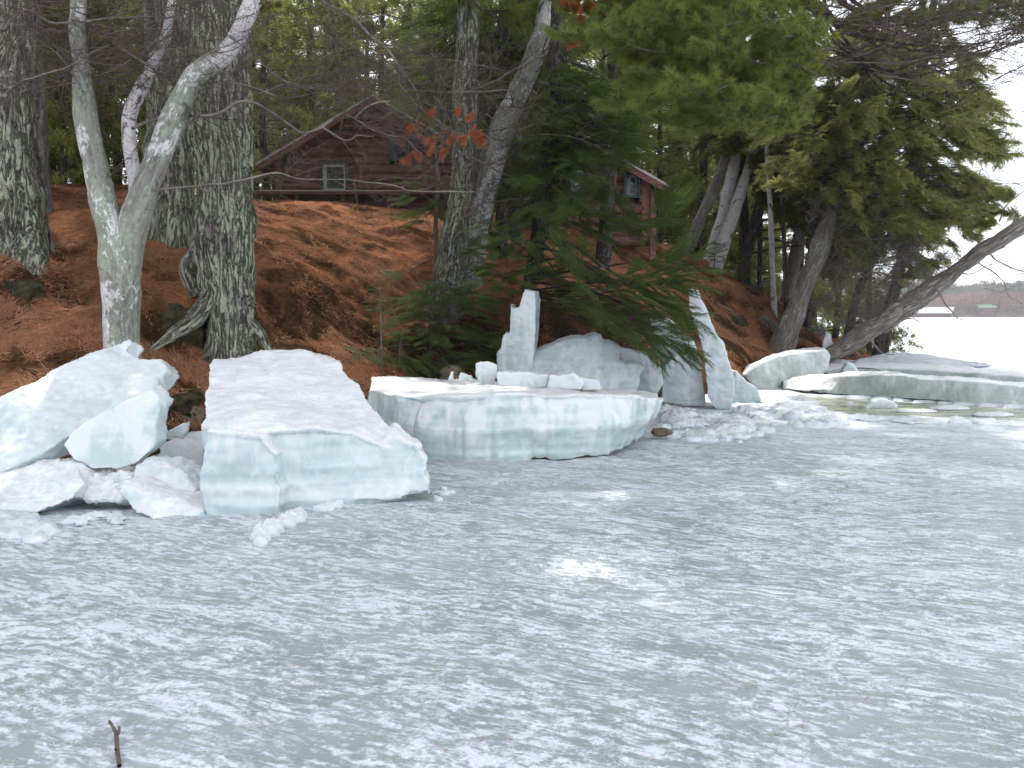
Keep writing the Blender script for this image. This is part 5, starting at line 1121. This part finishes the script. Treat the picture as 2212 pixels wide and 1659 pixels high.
# shelf-like deck edge along the front
dz = at(700, 412, CY - .9).z
box('deck', at(556, 412, CY - .9).x, at(1010, 412, CY - .9).x, CY - 1.0, CY - .14, dz - .10, dz - .03, 'log', cab); box('deck_edge', at(556, 412, CY - .9).x, at(1010, 412, CY - .9).x, CY - 1.03, CY - .14, dz - .028, dz, 'fascia', cab)
for px in (640, 740, 840, 940): x = at(px, 420, CY - .9).x; box('deck_post', x - .05, x + .05, CY - .9, CY - .8, zb - .3, dz - .1, 'log', cab)
for px in (585, 590): pass
# wing
WY = 20.6; wzb = at(1220, 495, WY).z - .4; wing = empty('log_cabin', (at(1290, 495, WY).x, WY, wzb), 'lighter log wing with its own gable roof, half hidden by the fir at right', 'cabin')
wev = at(1448, 403, WY - .5); wp1 = at(1370, 358, WY - .5); wm = (wp1.z - wev.z) / (wev.x - wp1.x); wpx = at(1265, 300, WY - .5).x; wpk = Vector((wpx, WY - .5, wev.z + wm * (wev.x - wpx)))
wl, wr = at(1165, 450, WY).x, at(1396, 450, WY).x
wins = [(at(1352, 400, WY).x, at(1374, 400, WY).x, at(1350, 424, WY).z, at(1350, 380, WY).z), (at(1232, 400, WY).x, at(1262, 400, WY).x, at(1250, 415, WY).z, at(1250, 362, WY).z)]
z = wzb + .13; k = 0
while z < wpk.z - .4:
    reach = (wpk.z - .2 - z) / wm; a, b = max(wl, wpk.x - reach), min(wr + .15, wpk.x + reach); segs = [(a, b)]
    for (u0, u1, v0, v1) in wins:
        if v0 - .05 < z < v1 + .12:
            ns = []
            for s0, s1 in segs: ns += [(s0, u0 - .07), (u1 + .07, s1)] if s0 < u0 - .07 and s1 > u1 + .07 else [(s0, s1)]
            segs = ns
    for s0, s1 in segs: logpiece(s0, s1, WY, z, .13, wing, seed=k + 100)
    if wm * (wr - wpk.x) < wpk.z - .2 - z: logpiece(WY - .13, WY + 3.0, wr, z + .13, .13, wing, 'y', seed=k + 150)
    z += .252; k += 1
for wn in wins: window(*wn, WY - .05, wing, 1, 2, 'deadsash', .07)
box('inner_wall', wl + .1, wr - .1, WY + .15, WY + .2, wzb, wev.z, 'soffit', wing)
roof_pair(wpk, Vector((2 * wpk.x - wev.x, 0, 0)), wm, WY - .5, WY + 3.2, wing)
x = at(1408, 500, WY).x; box('post', x - .07, x + .07, WY - .2, WY - .06, at(1408, 545, WY).z - .3, at(1408, 415, WY).z, 'log', wing)

# ------------------------------------------------------------------ rocks
def boulder(p, r, mat, lb, seed, cat='rock', amp=.22):
    bm = bmesh.new(); bmesh.ops.create_icosphere(bm, subdivisions=5, radius=1); V = np.array([v.co[:] for v in bm.verts])
    d = 1 + amp * 1.5 * fbm(V * 1.3 + seed, seed, 3) + .10 * fbm(V * 4.5, seed + 4, 4); V = V * d[:, None]
    V = np.sign(V) * np.abs(V) ** .85 * np.array(r) + np.array(p)
    for v, c in zip(bm.verts, V): v.co = c
    me = bpy.data.meshes.new('boulder'); bm.to_mesh(me); bm.free(); me.materials.append(M[mat]); me.polygons.foreach_set('use_smooth', np.ones(len(me.polygons), bool))
    return tag(obj('boulder', me), lb, cat)
for k, (px, py, r, mt, lb) in enumerate([
    (20, 640, (.32, .3, .24), 'moss', 'mossy boulder at the left edge of the bank'), (350, 690, (.42, .35, .38), 'moss', 'dark mossy boulder between the birch and the thickest pine'),
    (1450, 565, (.5, .3, .12), 'moss', 'mossy ledge right of the cabin wing'),
    (1655, 700, (.36, .3, .28), 'rock', 'lichened grey rock face left of the leaning cedar'), (1590, 700, (.3, .3, .4), 'moss', 'dark stone in the bank behind the ice spire'), (1760, 720, (.35, .3, .25), 'rock', 'grey rock right of the leaning cedar'), (1560, 570, (.4, .3, .15), 'moss', 'dark stump like ledge on the right ridge'),
    (1800, 755, (.4, .3, .2), 'moss', 'mossy stone beside the foot of the dead trunk'), (400, 905, (.2, .2, .2), 'brownrock', 'brown rock in the gap left of the largest ice block'), (375, 870, (.25, .25, .15), 'moss', 'dark stone under the bank left of the largest block')]):
    h_ = hit(px, py); boulder(h_ + Vector((0, r[1] * .75, -r[2] * .5)), r, mt, lb, 300 + k)
boulder(at(978, 815, 12.5), (.19, .18, .17), 'brownrock', 'round brown rock peeking over the middle slab', 350, amp=.06)
boulder(at(1428, 934, 10.1) , (.11, .10, .05), 'brownrock', 'dark wet stone under the right end of the middle slab', 351)

# ------------------------------------------------------------------ needle litter, leaves, sticks
def litter(name, n, seed, length, width, mat, ymax=24, tintr=(0, 1), zmin=.25, lab=None):
    r = np.random.default_rng(seed)
    Y = 7.5 + (ymax - 7.5) * r.random(n * 2) ** 1.3; px = r.uniform(-120, 1850, n * 2); X = (px - 1106) / F * Y; Z = H(X, Y)
    dn = fbm(np.stack([X, Y, Z * 0], 1) * 1.7, 88, 3)
    ok = (Z > zmin) & (dn > -.35) & (hollow(X, Y) < r.random(len(X)) * .9 + .1); X, Y, Z, dn = X[ok][:n], Y[ok][:n], Z[ok][:n], dn[ok][:n]; m = len(X)
    a = fbm(np.stack([X, Y, Z * 0], 1) * 2, 99, 2) * 3 + r.normal(size=m) * .9
    e = .25; gx = (H(X + e, Y, False) - H(X - e, Y, False)) / (2 * e); gy = (H(X, Y + e, False) - H(X, Y - e, False)) / (2 * e)
    d = np.stack([np.cos(a), np.sin(a), np.cos(a) * gx + np.sin(a) * gy + r.uniform(-.1, .35, m)], 1); d = nrm(d)
    nn = nrm(np.stack([-gx, -gy, np.ones(m)], 1)); sd_ = nrm(np.cross(d, nn))
    sp = Soup(); k = (Y / 12)
    sp.needles(np.stack([X, Y, Z + .006], 1), d, length * (.6 + .8 * r.random(m)), width * k, np.clip(r.uniform(tintr[0], tintr[1], m) + .25 * dn, 0, 1), sd_)
    T, Fi, tt = sp.arrays(); return tag(obj(name, mesh_np(name, T, Fi, mat, {'tint': tt})), kind='stuff', label=lab)
M['litter'] = mat_leaf('needle_litter_mat', (.18, .075, .042), (.54, .29, .165), .1, None, 1.0, 0.0)
M['leaflitter'] = mat_leaf('leaf_litter_mat', (.25, .14, .08), (.55, .38, .25), .1, None, 1.0, 0.0)
litter('pine_needle_litter', 230000, 1, .14, .011, M['litter'], lab='thick carpet of rust coloured pine needles covering the bank')
litter('leaf_litter', 4500, 2, .06, .035, M['leaflitter'], lab='scattered pale dead leaves among the needles')
def stick(pl, Y, r0, lb, name='stick', ground=False, mat='twig'):
    P = [hit(px, py) + Vector((0, 0, .03)) for px, py in pl] if ground else [at(px, py, Y) for px, py in pl]
    w = Wood(); w.tube(P, [r0 * (1 - .6 * i / len(P)) for i in range(len(P))], 7, 5, .01); o = w.build(name, M[mat]); return tag(o, lb, 'stick')
stick([(890, 585), (915, 572), (945, 560)], 0, .022, 'dead stick on the slope left of the centre trunk', ground=True)
stick([(1550, 660), (1580, 675), (1600, 700)], 0, .02, 'pale fallen stick on the slope right of the ice spire', ground=True, mat='twig_grey')
stick([(860, 495), (900, 478), (930, 488)], 0, .01, 'thin curved twig on the upper slope', ground=True)
w = Wood(); a = onz(256, 1652); b = onz(252, 1600) + Vector((0, 0, .0)); 
Pp = [onz(257, 1655, .01), onz(253, 1622, .015), onz(252, 1588, .03), onz(247, 1572, .035), onz(238, 1556, .04)]
w.tube(Pp, [.007, .0075, .007, .006, .005], 8, 6, .004); w.tube([Pp[2], onz(257, 1580, .045), onz(258, 1568, .06)], [.006, .005, .004], 8, 4, .003); w.tube([Pp[1], onz(249, 1618, .03)], [.005, .003], 6, 2)
tag(w.build('twig', M['twig']), 'forked dark twig frozen into the ice at lower left', 'twig')
w = Wood(); w.tube([at(2000, 847, 14.9) + Vector((0, 0, .1)), at(2045, 849, 14.7) + Vector((0, 0, .12)), at(2070, 856, 14.6) + Vector((0, 0, .08))], [.012, .01, .006], 6, 4, .02)
for o_ in (w.build('stick', M['twig']),): tag(o_, 'thin dark stick lying on the long ice ridge', 'stick'); o_.location = (0, 3.0, .12)
# dead needles and specks lying on the ice
r = np.random.default_rng(8); sp = Soup(); m = 420
px = r.uniform(0, 2212, m); py = 1050 + 600 * r.random(m) ** .8; base = np.array([tuple(onz(x_, y_, .022)) for x_, y_ in zip(px, py)]); tp = np.concatenate(TOPS) + np.array([0, 0, .006]); base = np.concatenate([base, tp]); m = len(base); a = r.uniform(0, 6.28, m)
sp.needles(base, np.stack([np.cos(a), np.sin(a), r.uniform(0, .15, m)], 1), r.uniform(.012, .07, m), .0028, r.uniform(0, 1, m)); T, Fi, tt = sp.arrays()
tag(obj('needle_debris', mesh_np('needle_debris', T, Fi, M['litter'], {'tint': tt})), kind='stuff', label='stray pine needles on the lake ice')

# ------------------------------------------------------------------ far shore
M['farwood'] = mat_leaf('far_wood_mat', (.11, .065, .055), (.26, .155, .11), .2)
M['farpine'] = mat_leaf('far_pine_mat', (.03, .05, .03), (.08, .11, .06), .2)
r = np.random.default_rng(3); FY = 380.0
def far_soup(n, x0, x1, z0, z1, y0, y1, sz, asp):
    sp = Soup(); X = r.uniform(x0, x1, n); Y = r.uniform(y0, y1, n); P = np.stack([X, Y, X * 0], 1)
    top = z1 * (1 + .22 * fbm(P * .06, 4, 3)); Z = z0 + (top - z0) * r.random(n) ** .8
    d = nrm(np.stack([r.normal(size=n) * asp, r.normal(size=n) * asp, np.ones(n)], 1)); s_ = nrm(np.stack([np.ones(n), r.normal(size=n), r.normal(size=n) * .3], 1))
    sp.needles(np.stack([X, Y, Z], 1), d, sz * r.uniform(.5, 1.4, n), sz * .45, np.clip(.5 + .5 * fbm(P * .05 + 9, 6, 2) + .2 * r.normal(size=n), 0, 1), s_); return sp
T, Fi, tt = far_soup(110000, 60, 420, 0, 10.5, FY, FY + 40, 1.5, 1.0).arrays(); tag(obj('bare_far_woods', mesh_np('bare_far_woods', T, Fi, M['farwood'], {'tint': tt})), kind='stuff', label='reddish brown leafless woods on the far shore')
T, Fi, tt = far_soup(40000, 60, 430, 6, 15, FY + 45, FY + 75, 1.7, .8).arrays(); tag(obj('green_far_woods', mesh_np('green_far_woods', T, Fi, M['farpine'], {'tint': tt})), kind='stuff', label='green pine line on the far shore behind the bare woods')
T, Fi, tt = far_soup(30000, 60, 430, 10, 17.5, FY + 80, FY + 100, 1.8, .9).arrays(); tag(obj('hazy_far_woods', mesh_np('hazy_far_woods', T, Fi, M['farwood'], {'tint': tt})), kind='stuff', label='pale bare treetops rising above the far pine line')
X = np.linspace(40, 460, 60); V = [(x, y, (2.5 + 3.5 * (y - FY) / 60) if y > FY + 2 else (.9 if y > FY - 1 else -.2)) for y in (FY - 3, FY, FY + 4, FY + 60, FY + 140) for x in X]
Fc = [[j * 60 + i, j * 60 + i + 1, (j + 1) * 60 + i + 1, (j + 1) * 60 + i] for j in range(4) for i in range(59)]
tag(obj('far_shore', mesh_np('far_shore', V, Fc, mat_plain('far_shore_mat', (.05, .035, .03), (.14, .10, .08), .3), None, True)), kind='structure')
# distinct spire pine
sx = at(2200, 640, FY + 60); t = empty('spruce_tree', (sx.x, FY + 60, 2), 'pointed spruce standing above the far tree line', 'tree'); sp = Soup(); n = 1500; z = r.random(n); a = r.uniform(0, 6.28, n); rr = (1 - z) * 3.2 * r.random(n) ** .5
sp.needles(np.stack([sx.x + np.cos(a) * rr, FY + 60 + np.sin(a) * rr, 4 + z * 14.5], 1), nrm(np.stack([np.cos(a), np.sin(a), -.2 + a * 0], 1)), 1.3, .7, r.random(n)); T, Fi, tt = sp.arrays(); obj('crown', mesh_np('crown', T, Fi, M['farpine'], {'tint': tt}), t)
wd = Wood(); wd.tube([(sx.x, FY + 60, 1), (sx.x, FY + 60, 9), (sx.x, FY + 60, 18)], [.35, .25, .05], 8, 3); wd.build('trunk', M['dark_bark'], t)
# two birches
for px in (1972, 1980):
    p = at(px, 660, FY - 1); wd = Wood(); wd.tube([(p.x, FY - 1, .5), (p.x + .3, FY - 1, 4), (p.x + .9, FY - 1, 7.5)], [.16, .12, .05], 6, 3); tag(wd.build('birch_tree', M['birch']), 'thin white birch on the far shore, %s of the pair above the grey roofed boathouse' % ('left' if px == 1972 else 'right'), 'tree')
M['greyroof'] = mat_plain('grey_roof_mat', (.30, .32, .31), (.42, .43, .41), 2, .6); M['greenroof'] = mat_plain('green_roof_mat', (.10, .18, .12), (.15, .24, .16), 2, .6); M['darkwall'] = mat_plain('boathouse_wall_mat', (.05, .03, .035), (.10, .06, .06), 2, .8)
def boathouse(x0, x1, skew, zt, zr, zb, Yf, roof, lb):
    a, b = at(x0, 680, Yf).x, at(x1, 680, Yf).x; sk_ = (b - a) * skew; h = zt; t = empty('boathouse', ((a + b) / 2, Yf, zb), lb, 'boathouse')
    box('wall', a + .8, b - sk_ - .2, Yf + .5, Yf + 7, zb, zr, 'darkwall', t)
    V = [(a, Yf, zr), (b - sk_, Yf, zr), (b, Yf + 4, zt), (a + sk_, Yf + 4, zt), (b - sk_ , Yf + 8, zr), (a, Yf + 8, zr)]
    V = [(a, Yf, zr), (b - sk_, Yf, zr), (b - sk_ * .3, Yf + 5, zt), (a + sk_ * .7, Yf + 5, zt), (b, Yf + 10, zr), (a + sk_, Yf + 10, zr)]
    V2 = V + [(x, y, z - .25) for x, y, z in V]
    obj('roof', mesh_np('roof', V2, [[0, 1, 2, 3], [3, 2, 4, 5], [7, 6, 9, 8], [8, 9, 11, 10], [0, 6, 7, 1], [1, 7, 8, 2], [2, 8, 10, 4], [4, 10, 11, 5], [5, 11, 9, 3], [3, 9, 6, 0]], M[roof]), t)
    obj('gable', mesh_np('gable', [(b - sk_ - .2, Yf + .6, zb), (b - .5, Yf + 9.5, zb), (b - .5, Yf + 9.5, zr - .2), (b - sk_ * .35, Yf + 5, zt - .4), (b - sk_ - .2, Yf + .6, zr - .2)], [[0, 1, 2, 3, 4]], M['darkwall']), t)
boathouse(1982, 2082, .25, 4.4, 1.9, -.2, FY - 25, 'greyroof', 'low boathouse with a wide pale grey roof on the far shore')
boathouse(2115, 2160, .15, 6.0, 4.4, 0, FY - 3, 'greenroof', 'boathouse with a green roof on the far shore')

# ------------------------------------------------------------------ air
if HAZE:
    hm = bpy.data.materials.new('haze_mat'); hm.use_nodes = True; ht = hm.node_tree; ht.nodes.clear()
    ho = ht.nodes.new('ShaderNodeOutputMaterial'); hv = ht.nodes.new('ShaderNodeVolumePrincipled'); hv.inputs['Density'].default_value = HAZE; hv.inputs['Color'].default_value = (.93, .95, 1, 1); hv.inputs['Anisotropy'].default_value = .3
    ht.links.new(hv.outputs[0], ho.inputs['Volume'])
    hz_ = box_me('haze', -900, 900, -40, 1600, -1.8, 26, 'lake'); hz_.materials.clear(); hz_.materials.append(hm); tag(obj('haze', hz_), kind='stuff', label='thin bright haze in the air over the lake')
